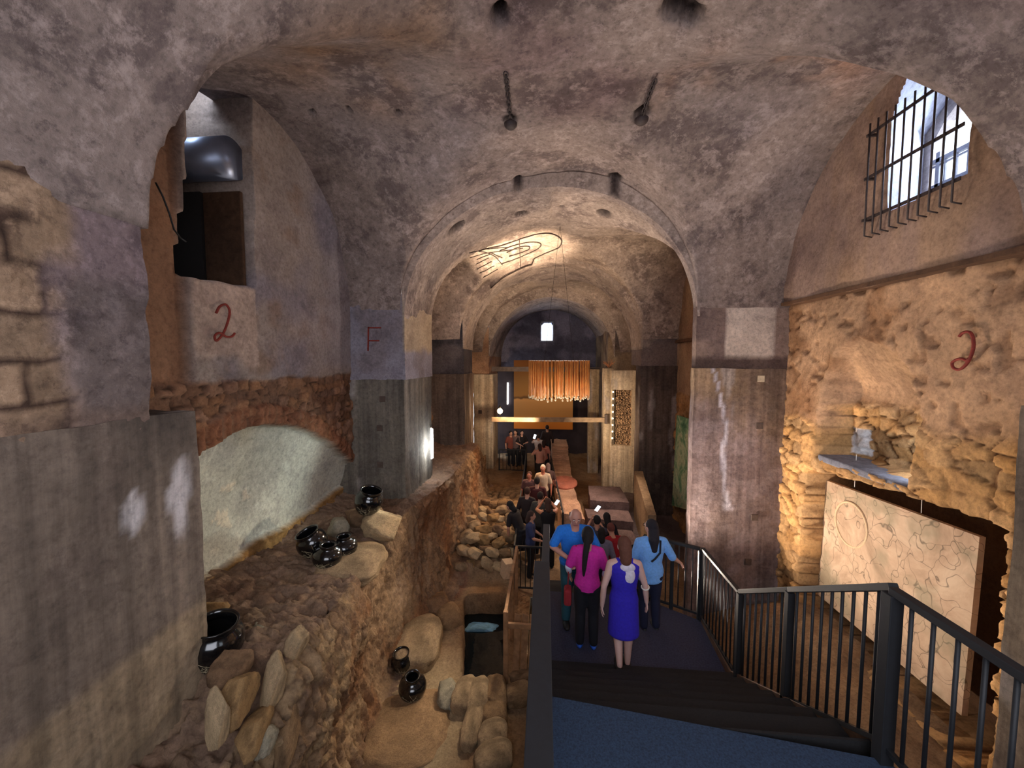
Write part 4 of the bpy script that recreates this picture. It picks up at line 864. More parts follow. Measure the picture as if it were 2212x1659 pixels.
jar((q1[0], q1[1], -4.86), 1.0, 1, (.12, 0, .2), 'black jar on the pit floor, right and nearer one of the two')
jar((q2[0]+.08, q2[1]+.0, -4.84), .86, 0, (.1, -.1, .4), 'smaller black jar on the pit floor behind its neighbour')
# ================================================================ hanging rods
hc = Vector((.262, 9.6, 0)); zt = float(aY(1208, 779, 9.6)[2]); zb = float(aY(1208, 858, 9.6)[2]); x0 = float(aY(1143, 779, 9.6)[0]); x1 = float(aY(1273, 779, 9.6)[0])
ch = empty('rod_chandelier', ((x0+x1)/2, 9.6, zt), 'hanging curtain of orange wooden rods with pale tips on an oval rim', 'sculpture')
M_rod = m_plain('orange_wood_rod', rgb(206, 134, 66), .5, .3, 4, .1); M_tip = m_plain('cream_tip', rgb(244, 226, 190), .5)
ax_, ay_ = (x1-x0)/2, .42; rs = np.random.RandomState(11)
m = MB(); m.torus((0, 0, 0), 1.0, .012, Matrix(), 56, 6, ax_, ay_); m.build('rim', m_plain('rim_metal', rgb(214, 196, 180), .5), ch, True)
m = MB()
for k in range(9): m.bar((-ax_*math.cos(.35*k), -ay_*math.sin(.35*k), 0), (-ax_*math.cos(.35*k), ay_*math.sin(.35*k), 0), .012)
m.build('cross_bars', bpy.data.materials['rim_metal'], ch)
for k in range(100):
    a = 2*PI*k/100*1.0; rr = 1.0 if k % 2 else .55+.35*rs.rand(); x, y = ax_*rr*math.cos(a), ay_*rr*math.sin(a); L = (zt-zb)*(1+rs.normal()*.035); L = L*.8 if k == 37 else L
    m = MB(); m.tube([(x, y, .01), (x+rs.normal()*.004, y, -L)], .0145, 6); me_rod = m.build('rod', M_rod, ch, True)
    m = MB(); m.ell((x, y, -L-.006), (.022, .022, .028), None, 8, 6); m.build('tip', M_tip, me_rod, True)
ctop = float(ceil_h(hc.x, 9.6)); m = MB()
for x in (-.35, .35): m.tube([(0, 0, ctop-zt+.05), (x, 0, 0)], .004, 5)
m.build('suspension_wire', M_iron, ch)
# ================================================================ chains, modelled shadow lines, cable on the vault
def chain(p_start, p_end, label):
    a, b = hit_ceiling(*p_start), hit_ceiling(*p_end); r = empty('ceiling_chain', Vector(b)-Vector((0, 0, .05)), label, 'chain'); o_ = Vector(b)-Vector((0, 0, .05))
    n_ = 14
    for k in range(n_):
        t_ = (k+.5)/n_; p = Vector(a).lerp(Vector(b), t_); p.z = float(ceil_h(p.x, p.y))-.035
        d = (Vector(b)-Vector(a)).normalized(); m = MB(); M = d.to_track_quat('X', 'Z').to_matrix().to_4x4() @ RX(PI/2*(k % 2)); m.torus(p-o_, 1.0, .009, M, 14, 6, .048, .024); m.build('link', M_iron, r, True)
    m = MB(); m.lathe([(0, -.05), (.05, -.045), (.085, -.01), (.09, .02), (.05, .05), (0, .06)], 20); m.build('boss', M_iron, r, True); return r
chain((1092, 150), (1103, 262), 'left rusty chain pinned along the vault ending in a dark boss'); chain((1415, 168), (1386, 252), 'right rusty chain pinned along the vault ending in a dark boss')
def on_vault(px, py, off=.012):
    p = hit_ceiling(px, py); d = ray(px, py); d = d/np.linalg.norm(d); q = p.copy(); nzz = float(fbm(q[None], .55, 4, 3)[0]*.07+fbm(q[None], 2.2, 3, 9)[0]*.022); q[2] = float(ceil_h(q[0], q[1]))+nzz-off; return q
dr = empty('vault_shadow_lines', on_vault(1120, 540), 'dark modelled shadow lines in nested ovals on the brightly lit vault beyond the first arch', 'shadow'); do = Vector(on_vault(1120, 540)); M_shadow_line = m_plain('painted_shadow_line', rgb(58, 46, 40), .9, .3, 20)  # dark tubes stand in for shadow lines cast on the vault
def smooth_px(pts, n=8):
    P = [np.array(p, float) for p in pts]; Q_ = []
    for i in range(len(P)-1):
        p0, p1, p2, p3 = P[max(i-1, 0)], P[i], P[i+1], P[min(i+2, len(P)-1)]
        for t_ in np.linspace(0, 1, n)[:-1]: Q_.append(.5*(2*p1+(p2-p0)*t_+(2*p0-5*p1+4*p2-p3)*t_**2+(3*p1-p0-3*p2+p3)*t_**3))
    return Q_+[P[-1]]
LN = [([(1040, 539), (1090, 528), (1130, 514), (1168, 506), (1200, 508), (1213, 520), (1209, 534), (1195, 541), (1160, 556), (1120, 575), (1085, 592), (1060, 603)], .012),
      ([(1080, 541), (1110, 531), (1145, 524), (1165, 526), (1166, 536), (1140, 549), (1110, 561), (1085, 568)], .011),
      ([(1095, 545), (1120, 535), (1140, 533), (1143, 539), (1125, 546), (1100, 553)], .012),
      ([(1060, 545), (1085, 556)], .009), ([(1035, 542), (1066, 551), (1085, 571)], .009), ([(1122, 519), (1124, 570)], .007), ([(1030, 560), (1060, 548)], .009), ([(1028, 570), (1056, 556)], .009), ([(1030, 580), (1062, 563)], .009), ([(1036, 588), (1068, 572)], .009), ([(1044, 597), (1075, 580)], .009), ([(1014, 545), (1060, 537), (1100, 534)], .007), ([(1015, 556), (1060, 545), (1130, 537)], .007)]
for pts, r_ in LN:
    P = [on_vault(*p)-np.array(do) for p in smooth_px(pts)]; m = MB(); m.tube([tuple(p) for p in P], r_*1.5, 5); m.build('line', M_shadow_line, dr, True)
# ================================================================ visible lamps
def tube_lamp(p0, p1, label, r=.018, st=30, col=(.93, .97, 1)):
    o = Vector(p0); l = empty('tube_lamp', o, label, 'lamp'); d = Vector(p1)-o
    m = MB(); m.tube([(0, 0, 0), d], r, 10); m.build('tube', m_emit('tube_glow', col, st), l, True)
    m = MB(); m.bar(Vector((-.03, 0, -.03)), d+Vector((-.03, 0, .03)), .04, .05); m.build('housing', M_white, l); return l
tube_lamp((-2.655, 8.82, -2.30), (-2.655, 8.82, -1.62), 'vertical white tube lamp on the inner face of the grey pillar', .022, 26)
tube_lamp(tuple(aY(1096.5, 873, 20.27)), tuple(aY(1097, 827, 20.27)), 'thin vertical tube lamp at the far left beside the painting', .03, 14)
lp = aY(1080, 888, 14.4); l = empty('globe_lamp', lp, 'round warm glowing bulb above the far left deck', 'lamp')
m = MB(); m.ell((0, 0, 0), (.10, .10, .10)); m.build('globe', m_emit('globe_glow', (1, .72, .42), 22), l, True); m = MB(); m.lathe([(0, .2), (.04, .2), (.05, .09), (0, .08)], 16); m.box((-.0, .1, -.12), (.05, .26, .05)); m.build('cap', M_black, l, True)
# pale sheet of the far deck light, phones
# ================================================================ light
def area(name, loc, tgt, size, en, col, sy=None, spread=PI):
    d = bpy.data.lights.new(name, 'AREA'); d.energy = en; d.color = col; d.shape = 'RECTANGLE'; d.size = size; d.size_y = sy or size; d.spread = spread
    o = bpy.data.objects.new(name, d); o.location = loc; o.rotation_euler = (Vector(tgt)-Vector(loc)).to_track_quat('-Z', 'Y').to_euler(); return link(o)
def spot(name, loc, tgt, en, col, ang=60, blend=.6, r=.05):
    d = bpy.data.lights.new(name, 'SPOT'); d.energy = en; d.color = col; d.spot_size = math.radians(ang); d.spot_blend = blend; d.shadow_soft_size = r
    o = bpy.data.objects.new(name, d); o.location = loc; o.rotation_euler = (Vector(tgt)-Vector(loc)).to_track_quat('-Z', 'Y').to_euler(); return link(o)
def point(name, loc, en, col, r=.1):
    d = bpy.data.lights.new(name, 'POINT'); d.energy = en; d.color = col; d.shadow_soft_size = r
    o = bpy.data.objects.new(name, d); o.location = loc; return link(o)
WARM = (1, .66, .38); WARM2 = (1, .78, .56); COOL = (.72, .80, 1.0); MAUVE = (.86, .80, 1.0)
area('assumed_entrance_fill', (.1, -1.3, .7), (.1, 6, 1.0), 4.0, 98, (.90, .84, .94), 3.4)  # assumed daylight from behind the camera, added to light platform, people and vault
area('daylight_window', (5.7, 5.5, 3.3), (4.1, 4.8, 2.2), 1.3, 240, (.72, .82, 1), 1.4)
area('assumed_recess_light', (-4.3, 4.3, 3.45), (-4.6, 4.7, 2.3), .5, 9, (.6, .75, 1), .4)  # assumed cool area lamp added inside the closed recess of the left opening
area('daylight_end_window', (-.05, 22.9, 1.6), (-.05, 20, .4), .9, 110, (.6, .75, 1), 1.1)
spot('vault_spot', (-.9, 9.6, -1.2), tuple(on_vault(1125, 540)), 3200, WARM2, 44, .9, .04)  # this and the other spots are assumed lamps without fixtures, aimed at lit surfaces
spot('far_vault_spot', (-1.9, 14.5, -2.2), (.4, 15.6, 3.0), 1100, WARM2, 110, .9, .1)
spot('far_vault_spot', (1.7, 11.0, -2.5), (-.6, 10.4, 3.0), 560, WARM2, 100, .9, .1)
spot('niche_spot', (-2.2, 6.9, -1.95), (-3.8, 4.6, -1.7), 60, (.90, 1.0, .92), 90, .8, .03)
spot('bay_fill_spot', (1.3, 8.6, -3.4), (.2, 4.6, 3.2), 700, (1, .88, .80), 110, .9, .15)  # added fill lamps without fixtures, brightening the vault of the first bay
spot('bay_fill_spot', (-2.3, 8.3, -2.6), (1.6, 4.9, 3.0), 320, (1, .88, .82), 110, .9, .15)
spot('pillar_fill_spot', (2.3, 4.6, -3.2), (3.4, 7.2, -1.2), 90, (1, .82, .70), 90, .9, .1)  # added fill lamp without fixture, brightening the wide right pillar
area('assumed_niche_light', (4.40, 4.90, -1.15), (4.40, 6.2, -1.5), .22, 4, (.75, .86, 1), .3)  # assumed light from an unseen slot beside the niche; no opening is built
point('tube_light', (-2.50, 8.55, -1.96), 22, (.9, .96, 1), .12)
spot('floor_spot', (-.45, 6.1, -2.6), (-2.4, 4.6, -4.7), 80, (1, .84, .64), 90, .8, .03)
spot('ledge_spot', (-.5, 7.4, -1.4), (-2.6, 4.0, -3.0), 200, (1, .84, .64), 80, .8, .03)
spot('right_wall_spot', (1.9, 6.9, -3.6), (4.1, 5.0, -.8), 470, (1, .82, .66), 125, .9, .05)
spot('right_wall_spot', (3.3, 2.2, -4.3), (4.2, 4.6, -1.9), 560, (1, .82, .66), 130, .9, .05)
point('globe_light', tuple(lp+np.array((0.1, -.2, 0))), 28, WARM, .1)
spot('far_floor_spot', (-.9, 12.2, -1.2), (-1.3, 10.6, -4.8), 260, WARM, 90, .9, .08)
spot('far_block_spot', (2.2, 11.5, -1.0), (.6, 11.0, -4.2), 300, (1, .76, .6), 90, .9, .08)
spot('rod_spot', (.3, 7.4, -2.2), (.27, 9.6, -.45), 90, (1, .82, .6), 40, .8, .05)
spot('column_spot', (.9, 12.0, -2.0), (2.8, 14.6, -2.4), 260, WARM2, 90, .9, .05)
spot('painting_spot', (.0, 17.6, -.2), (-.2, 19.8, -2.2), 60, WARM2, 90, .9, .05)
spot('pillar_spot', (-.4, 13.4, -2.2), (-2.3, 17.2, -2.2), 260, WARM2, 70, .9, .05)
sc = bpy.context.scene; w = bpy.data.worlds.new('daylight'); sc.world = w; w.use_nodes = True
bg = w.node_tree.nodes['Background']; sky = w.node_tree.nodes.new('ShaderNodeTexSky'); sky.sky_type = 'HOSEK_WILKIE'; sky.turbidity = 6; sky.sun_direction = (.3, -.4, .85)
mx = w.node_tree.nodes.new('ShaderNodeMix'); mx.data_type = 'RGBA'; mx.inputs[0].default_value = .8; mx.inputs[7].default_value = (.80, .90, 1.0, 1)
w.node_tree.links.new(sky.outputs[0], mx.inputs[6]); w.node_tree.links.new(mx.outputs[2], bg.inputs[0]); bg.inputs[1].default_value = 2.2
# ================================================================ people
class NB:
    """fast accumulator for shapes that are fused by remeshing"""
    _s = {}
    def __init__(s): s.V, s.Q, s.n = [], [], 0
    def add(s, V, Q): s.V.append(V); s.Q.append(Q+s.n); s.n += len(V)
    def ell(s, c, r, rot=None, seg=12, rg=8):
        k = (seg, rg)
        if k not in NB._s:
            th = np.linspace(.12, PI-.12, rg); ph = np.arange(seg)*2*PI/seg; T, Pp = np.meshgrid(th, ph, indexing='ij')
            U = np.stack([np.sin(T)*np.cos(Pp), np.sin(T)*np.sin(Pp), np.cos(T)], -1).reshape(-1, 3); U = np.vstack([U, [[0, 0, 1], [0, 0, -1]]])
            F = [(i*seg+j, i*seg+(j+1) % seg, (i+1)*seg+(j+1) % seg, (i+1)*seg+j) for i in range(rg-1) for j in range(seg)]
            F += [(rg*seg, (j+1) % seg, j, j) for j in range(seg)]+[(rg*seg+1, (rg-1)*seg+j, (rg-1)*seg+(j+1) % seg, (rg-1)*seg+(j+1) % seg) for j in range(seg)]
            NB._s[k] = (U, np.array(F))
        U, F = NB._s[k]; V = U*np.array(tuple(r))
        if rot is not None: V = V @ np.array(rot.to_3x3()).T
        s.add(V+np.array(tuple(c)), F)
    def tube(s, pts, r, seg=8):
        P = [Vector(p) for p in pts]; n = len(P); rs = r if isinstance(r, (list, tuple)) else [r]*n; V = []; up = None; an = np.arange(seg)*2*PI/seg
        for i, p in enumerate(P):
            t = P[min(i+1, n-1)]-P[max(i-1, 0)]; t = t.normalized() if t.length > 1e-9 else Vector((0, 0, 1))
            up = t.orthogonal().normalized() if up is None else up-t*up.dot(t)
            up = up.normalized() if up.length > 1e-6 else t.orthogonal().normalized(); b = t.cross(up)
            V.append(np.array(p)+(np.outer(np.cos(an), np.array(up))+np.outer(np.sin(an), np.array(b)))*rs[i])
        V.append(np.array([P[0]])); V.append(np.array([P[-1]])); 
        F = [(i*seg+j, i*seg+(j+1) % seg, (i+1)*seg+(j+1) % seg, (i+1)*seg+j) for i in range(n-1) for j in range(seg)]
        F += [(n*seg, (j+1) % seg, j, j) for j in range(seg)]+[(n*seg+1, (n-1)*seg+j, (n-1)*seg+(j+1) % seg, (n-1)*seg+(j+1) % seg) for j in range(seg)]
        s.add(np.vstack(V), np.array(F))
    def mesh(s):
        me = bpy.data.meshes.new('tmp'); V = np.vstack(s.V); Q = np.vstack(s.Q)
        me.from_pydata(V.tolist(), [], [(a, b, c) if c == d else (a, b, c, d) for a, b, c, d in Q.tolist()]); return me
def remesh(mb, vox, sm=2):
    me = mb.mesh(); ob = bpy.data.objects.new('tmp', me); C.objects.link(ob)
    md = ob.modifiers.new('r', 'REMESH'); md.mode = 'VOXEL'; md.voxel_size = vox; md.use_smooth_shade = True
    ms = ob.modifiers.new('s', 'SMOOTH'); ms.iterations = sm; ms.factor = .5
    dg = bpy.context.evaluated_depsgraph_get(); out = bpy.data.meshes.new_from_object(ob.evaluated_get(dg)); bpy.data.objects.remove(ob); bpy.data.meshes.remove(me); return out
def rings(mb, R, seg=20):
    """R: list of (centre Vector, rx, ry) stacked horizontally"""
    rg = [[mb.bm.verts.new((c[0]+rx*math.cos(2*PI*k/seg), c[1]+ry*math.sin(2*PI*k/seg), c[2])) for k in range(seg)] for c, rx, ry in R]
    for A, B in zip(rg, rg[1:]):
        for k in range(seg): mb.bm.faces.new((A[k], A[(k+1) % seg], B[(k+1) % seg], B[k]))
    mb.bm.faces.new(rg[0][::-1]); mb.bm.faces.new(rg[-1])
def limb(mb, pts, rs, seg=12):
    P = [Vector(p) for p in pts]
    for i in range(len(P)-1):
        a, b = P[i], P[i+1]; n_ = 5
        mb.tube([a.lerp(b, t/n_) for t in range(n_+1)], [rs[i]+(rs[i+1]-rs[i])*t/n_ for t in range(n_+1)], seg)
    for p, r in zip(P, rs): mb.ell(p, (r, r, r), None, 12, 8)
_mats = {}
def cloth(c, rough=.85):
    k = ('c', c)
    if k not in _mats: _mats[k] = m_plain('cloth_%02x%02x%02x' % c, rgb(*c), rough, .14, 40, .25)
    return _mats[k]
def skinm(c=(196, 146, 122)):
    k = ('s', c)
    if k not in _mats: _mats[k] = m_plain('skin', rgb(*c), .55, .06, 25, .05, Subsurface_Weight=.08)
    return _mats[k]
def hand(mb, w, d, palm_n, H, curl=.5, side=1):
    """w wrist, d direction of the hand, palm_n normal of the palm; five separate fingers"""
    w, d, n = Vector(w), Vector(d).normalized(), Vector(palm_n).normalized(); n = (n-d*n.dot(d)).normalized(); s = d.cross(n)*side
    S = H/1.7
    for t in np.linspace(0, 1, 5):
        c = w+d*(.015+.065*t)*S; mb.ell(c, (.001, .001, .001)); 
        for q in (-1, -.33, .33, 1): mb.ell(c+s*q*(.018+.010*t)*S, (.0125*S,)*3, None, 8, 6)
    for q, L, r in ((1.0, .068, .0085), (.36, .078, .009), (-.3, .072, .0085), (-.95, .056, .0075)):
        b = w+d*.08*S+s*q*.027*S; P = [b]; dd = d.copy()
        for k, f in enumerate((.45, .3, .25)):
            a = curl*(.5+.45*k); dd = (d*math.cos(a)+n*math.sin(a)).normalized(); P.append(P[-1]+dd*L*f*S)
        mb.tube(P, [r*S, r*S, r*.92*S, r*.75*S], 8); mb.ell(P[-1], (r*.75*S,)*3, None, 8, 6)
    b = w+d*.028*S+s*.026*S; t1 = b+(d*.55+s*.75+n*.25).normalized()*.036*S; t2 = t1+(d*.85+s*.25+n*.4).normalized()*.03*S
    mb.tube([b, t1, t2], [.011*S, .0095*S, .0075*S], 8); mb.ell(t2, (.0075*S,)*3, None, 8, 6)
def person(x, y, z, H, face, label, top=(80, 80, 90), bottom=(28, 28, 34), hair=(30, 22, 20), skin=(196, 146, 122), shoes=(24, 24, 26), sleeve=.45, kind='trousers', hairstyle='short', arms=None, legs=None, lean=0, nod=0, turn=0, vox=.011, wide=1.0, group=None, extra=None, fingers=True, shirt_lo=.50):
    """face: heading in degrees, 0 = looking along the hall away from the camera (+y), 90 = towards -x. Poses in units of height."""
    root = empty('person', (x, y, z), label, 'person', group, math.radians(face)); 
    V3 = lambda p: Vector(p)*H
    hip = Vector((0, 0, .52))*H
    def up(p):   # bend the upper body forward about the hips
        p = Vector(p)*H-hip; return hip+Matrix.Rotation(-lean, 3, 'X') @ p if lean else hip+p
    A = {'L': ((-.145, -.01, .645), (-.15, .03, .50)), 'R': ((.145, -.01, .645), (.15, .03, .50))}
    if arms: A.update(arms)
    Lg = {'L': ((-.052, .012, .285), (-.055, -.01, .045)), 'R': ((.052, .012, .285), (.055, -.01, .045))}
    if legs: Lg.update(legs)
    hc = up((0, .014, .928)); HR = Matrix.Rotation(math.radians(turn), 3, 'Z') @ Matrix.Rotation(-lean*.5-nod, 3, 'X')
    hp = lambda p: hc+HR @ (Vector(p)*H)
    tr = [(.50, .088*wide, .060), (.545, .096*wide, .064), (.62, .078*wide, .055), (.69, .088*wide, .060), (.76, .100*wide, .062), (.80, .100*wide, .054), (.828, .070, .044), (.85, .036, .034), (.885, .031, .032)]
    tor = lambda mb, k, lo, hi, fl=0: [mb.ell(up((0, 0, zz)), ((rx+k)*H, (ry+k)*H, .045*H), Matrix.Rotation(-lean, 4, 'X') if lean else None, 18, 10) for zz, rx, ry in [(float(q), float(np.interp(q, [t[0] for t in tr], [t[1] for t in tr])), float(np.interp(q, [t[0] for t in tr], [t[2] for t in tr]))) for q in np.arange(lo, hi, .022)]]
    # ---- body, one continuous surface
    mb = NB(); tor(mb, 0, .50, .80)
    limb(mb, [up((0, 0, .80)), up((0, .004, .85)), up((0, .010, .895))], [.052*H, .034*H, .031*H])
    for s_, S in (('L', -1), ('R', 1)):
        sh = up((S*.096*wide, 0, .800)); e, w = up(A[s_][0]), up(A[s_][1])
        limb(mb, [up((S*.05, 0, .81)), sh, sh.lerp(e, .5), e, e.lerp(w, .45), w], [.034*H, .031*H, .027*H, .021*H, .021*H, .0145*H])
        d = (w-e).normalized(); pn = Vector((-S, .0, .0)) if abs(d.z) > .5 else Vector((0, 0, -1))
        if fingers: hand(mb, w, d, pn, H, .45, -S if abs(d.z) > .5 else S)
        else: mb.ell(w+d*.045*H, (.018*H, .018*H, .045*H), d.to_track_quat('Z', 'X').to_matrix().to_4x4(), 10, 8)
        k, a = V3(Lg[s_][0]), V3(Lg[s_][1]); h0 = V3((S*.048, 0, .505))
        limb(mb, [h0, h0.lerp(k, .5), k, k.lerp(a, .35), a], [.052*H, .045*H, .031*H, .033*H, .020*H])
        mb.ell(a+Vector((0, .035*H, -.022*H)), (.024*H, .068*H, .020*H), None, 12, 8)
    M4 = Matrix.Translation(hc) @ HR.to_4x4()
    mb.ell(hc, (.0435*H, .054*H, .062*H), HR.to_4x4(), 24, 16); mb.ell(hp((0, .012, -.030)), (.034*H, .040*H, .036*H), HR.to_4x4(), 16, 10)
    mb.ell(hp((0, .057, -.012)), (.007*H, .011*H, .014*H), HR.to_4x4(), 10, 8)
    for S in (-1, 1): mb.ell(hp((S*.045, 0, -.006)), (.005*H, .011*H, .018*H), HR.to_4x4(), 10, 8)
    me = remesh(mb, vox, 2); me.materials.append(skinm(skin)); link(bpy.data.objects.new('body', me), root)
    # ---- face details
    for S in (-1, 1):
        m = MB(); m.ell(hp((S*.017, .0495, .006)), (.0075*H, .004*H, .0045*H), HR.to_4x4(), 12, 8); e_ = m.build('eye', cloth((226, 220, 214), .3), root, True)
        m = MB(); m.ell(hp((S*.017, .0528, .006)), (.0032*H,)*3, None, 8, 6); m.build('pupil', cloth((30, 22, 18), .2), e_, True)
        m = MB(); m.tube([hp((S*.009, .0535, .018)), hp((S*.018, .0525, .0205)), hp((S*.027, .046, .017))], .0018*H, 6); m.build('eyebrow', cloth(hair), root, True)
    m = MB(); m.tube([hp((-.013, .0478, -.037)), hp((0, .0515, -.0365)), hp((.013, .0478, -.037))], .0028*H, 6); m.build('mouth', cloth((150, 84, 76), .5), root, True)
    # ---- hair
    mb = NB()
    if hairstyle != 'bald':
        mb.ell(hp((0, -.011, .012)), (.0485*H, .0565*H, .0615*H), HR.to_4x4(), 22, 14)
        if hairstyle in ('long', 'ponytail', 'bob'): mb.ell(hp((0, -.028, -.012)), (.047*H, .040*H, .056*H), HR.to_4x4(), 18, 12)
    else:
        for S in (-1, 1): mb.ell(hp((S*.038, -.014, .0)), (.010*H, .030*H, .026*H), HR.to_4x4(), 14, 8)
        mb.ell(hp((0, -.045, -.006)), (.034*H, .014*H, .028*H), HR.to_4x4(), 14, 8)
    if hairstyle == 'long': limb(mb, [hp((0, -.03, -.02)), up((0, -.055, .84)), up((0, -.066, .76))], [.046*H, .045*H, .026*H])
    if hairstyle == 'bob': limb(mb, [hp((0, -.03, -.02)), up((0, -.04, .85))], [.046*H, .04*H])
    if hairstyle == 'ponytail': limb(mb, [hp((0, -.055, .0)), hp((-.005, -.075, -.03)), up((-.02, -.085, .80)), up((-.028, -.085, .70)), up((-.03, -.08, .64))], [.022*H, .026*H, .022*H, .017*H, .008*H])
    me = remesh(mb, vox*.8, 1); me.materials.append(cloth(hair, .6)); link(bpy.data.objects.new('hair', me), root)
    # ---- top
    dress = kind == 'dress'
    mb = NB(); tor(mb, .011, shirt_lo if not dress else .52, .792)
    for s_, S in (('L', -1), ('R', 1)):
        sh = up((S*.096*wide, 0, .800)); e, w = up(A[s_][0]), up(A[s_][1])
        limb(mb, [up((S*.045, 0, .812)), sh], [.040*H, .040*H] if sleeve > 0 else [.034*H, .030*H])
        if sleeve > 0:
            q = sh.lerp(e, min(1, sleeve*1.6)); limb(mb, [sh, q], [.040*H, .037*H])
            if sleeve > .62: limb(mb, [e, e.lerp(w, (sleeve-.62)/.38*.95)], [.033*H, .026*H])
    if dress:
        for t in np.linspace(0, 1, 30): mb.ell(Vector((0, -.006*H*t, (.56-.26*t)*H)), ((.104+.012*t)*H, (.074+.022*t)*H, .030*H), None, 20, 8)
    me = remesh(mb, max(vox, .011), 3); me.materials.append(cloth(top)); link(bpy.data.objects.new('dress' if dress else 'shirt', me), root)
    # ---- trousers / skirt
    if not dress:
        mb = NB(); 
        for zz in np.arange(.49, .575, .02): mb.ell(Vector((0, 0, zz*H)), ((.094*wide+.006)*H, .071*H, .03*H), None, 18, 8)
        for s_, S in (('L', -1), ('R', 1)):
            k, a = V3(Lg[s_][0]), V3(Lg[s_][1]); h0 = V3((S*.048, 0, .505))
            end = k if kind == 'shorts' else a
            pts, rs = [h0, h0.lerp(k, .5), k], [.060*H, .054*H, .043*H]
            if kind != 'shorts': pts += [k.lerp(a, .4), a+Vector((0, 0, .01*H))]; rs += [.043*H, .036*H]
            limb(mb, pts, rs)
        if kind == 'skirt':
            for t in np.linspace(0, 1, 26): mb.ell(Vector((0, 0, (.52-.34*t)*H)), ((.098+.03*t)*H, (.075+.035*t)*H, .03*H), None, 18, 8)
        me = remesh(mb, max(vox, .012), 3); me.materials.append(cloth(bottom)); link(bpy.data.objects.new('skirt' if kind == 'skirt' else 'trousers', me), root)
    for s_ in 'LR':
        a = V3(Lg[s_][1]); m = MB(); m.ell(a+Vector((0, .035*H, -.024*H)), (.029*H, .076*H, .026*H), None, 16, 10); m.build('shoe', cloth(shoes, .6), root, True)
    if extra: extra(root, H, up, hp, A)
    return root
def standat(px, py, zf, H):
    d = ray(px, py); yy_ = (zf+H)*1.0/(d[2]/d[1]); return float(d[0]/d[1]*yy_), float(yy_)
# ---- the four close visitors
x, y = standat(1270, 1138, -3.74, 1.60)
def ex_pink(root, H, up, hp, A):
    m = MB(); p = Vector((-.155, .03, .40))*H; m.box(p, (.10, .16, .22), None, .03); m.tube([p+Vector((0, 0, .1)), up((-.15, .0, .62)), up((-.09, -.01, .845)), ], .008, 6); b = m.build('shoulder_bag', cloth((150, 36, 44)), root)
    for s_ in ('L', 'R'):
        e, w = up(A[s_][0]), up(A[s_][1]); m = MB(); limb(m, [e.lerp(w, -.05), e.lerp(w, .45)], [.028*H, .024*H]); m.build('undersleeve', cloth((206, 214, 236)), root, True)
person(x, y, -3.74, 1.60, -4, 'person with black ponytail, magenta T-shirt and red shoulder bag, seen from behind', (196, 36, 150), (14, 16, 26), (22, 16, 18), (190, 140, 120), (30, 90, 200), .5, hairstyle='ponytail', vox=.0075, extra=ex_pink, arms={'L': ((-.150, .0, .655), (-.14, .09, .54)), 'R': ((.150, .0, .655), (.13, .08, .53))})
x, y = standat(1350, 1160, -3.68, 1.62)
def ex_dress(root, H, up, hp, A):
    m = MB(); m.ell(up((.018, -.055, .745)), (.045*H, .020*H, .062*H), None, 18, 12); m.ell(up((.01, -.05, .80)), (.055*H, .022*H, .035*H), None, 18, 12); m.build('scarf', cloth((214, 206, 222)), root, True)
    w = up(A['R'][1]); e = up(A['R'][0]); m = MB(); q = (w-e).to_track_quat('Z', 'X').to_matrix().to_4x4(); m.torus(e.lerp(w, .1), .026*H, .005*H, q, 20, 6); m.build('bangle', M_white, root, True)
person(x, y, -3.68, 1.62, 3, 'person in a sleeveless royal blue knee-length dress walking down the stair, seen from behind', (44, 30, 176), kind='dress', hair=(96, 58, 44), skin=(206, 168, 158), shoes=(26, 20, 22), sleeve=0, hairstyle='bob', vox=.0075, extra=ex_dress, nod=.25,
       arms={'L': ((-.150, -.03, .645), (-.155, .0, .485)), 'R': ((.150, .0, .645), (.175, .04, .495))}, legs={'R': ((.045, .03, .285), (.04, .02, .045)), 'L': ((-.035, .035, .30), (-.05, -.12, .135))})
x, y = standat(1408, 1122, -3.78, 1.58)
def ex_strap(root, H, up, hp, A):
    m = MB(); m.tube([up((.06, -.05, .835)), up((.045, -.082, .74)), up((0, -.086, .69)), up((-.03, -.084, .665))], .008*H, 6); m.build('bag_strap', cloth((24, 26, 36)), root, True)
    for S in (-1, 1):
        m = MB(); m.torus(hp((S*.020, .056, .004)), .013*H, .0018*H, Matrix.Rotation(PI/2, 4, 'X'), 16, 5); m.build('glasses_lens', cloth((16, 16, 18)), root, True)
    m = MB(); m.tube([hp((-.045, .0, .006)), hp((-.036, .05, .006)), hp((.036, .05, .006)), hp((.045, 0, .006))], .0015*H, 5); m.build('glasses_frame', cloth((16, 16, 18)), root, True)
person(x, y, -3.78, 1.58, 8, 'person in a loose pale blue top and dark trousers, right hand on the black railing', (120, 178, 246), (20, 24, 52), (30, 26, 34), (196, 150, 130), sleeve=.62, hairstyle='long', vox=.0075, wide=1.12, turn=28, extra=ex_strap, shirt_lo=.47,
       arms={'L': ((-.150, .0, .65), (-.13, .08, .55)), 'R': ((.185, -.01, .665), (.265, .02, .60))})
x, y = standat(1240, 1085, -3.74, 1.76)
def ex_man(root, H, up, hp, A):
    w = up(A['R'][1]); e = up(A['R'][0]); m = MB(); q = (w-e).to_track_quat('Z', 'X').to_matrix().to_4x4(); m.torus(e.lerp(w, .93), .018*H, .004*H, q, 20, 6); m.build('wristwatch', M_white, root, True)
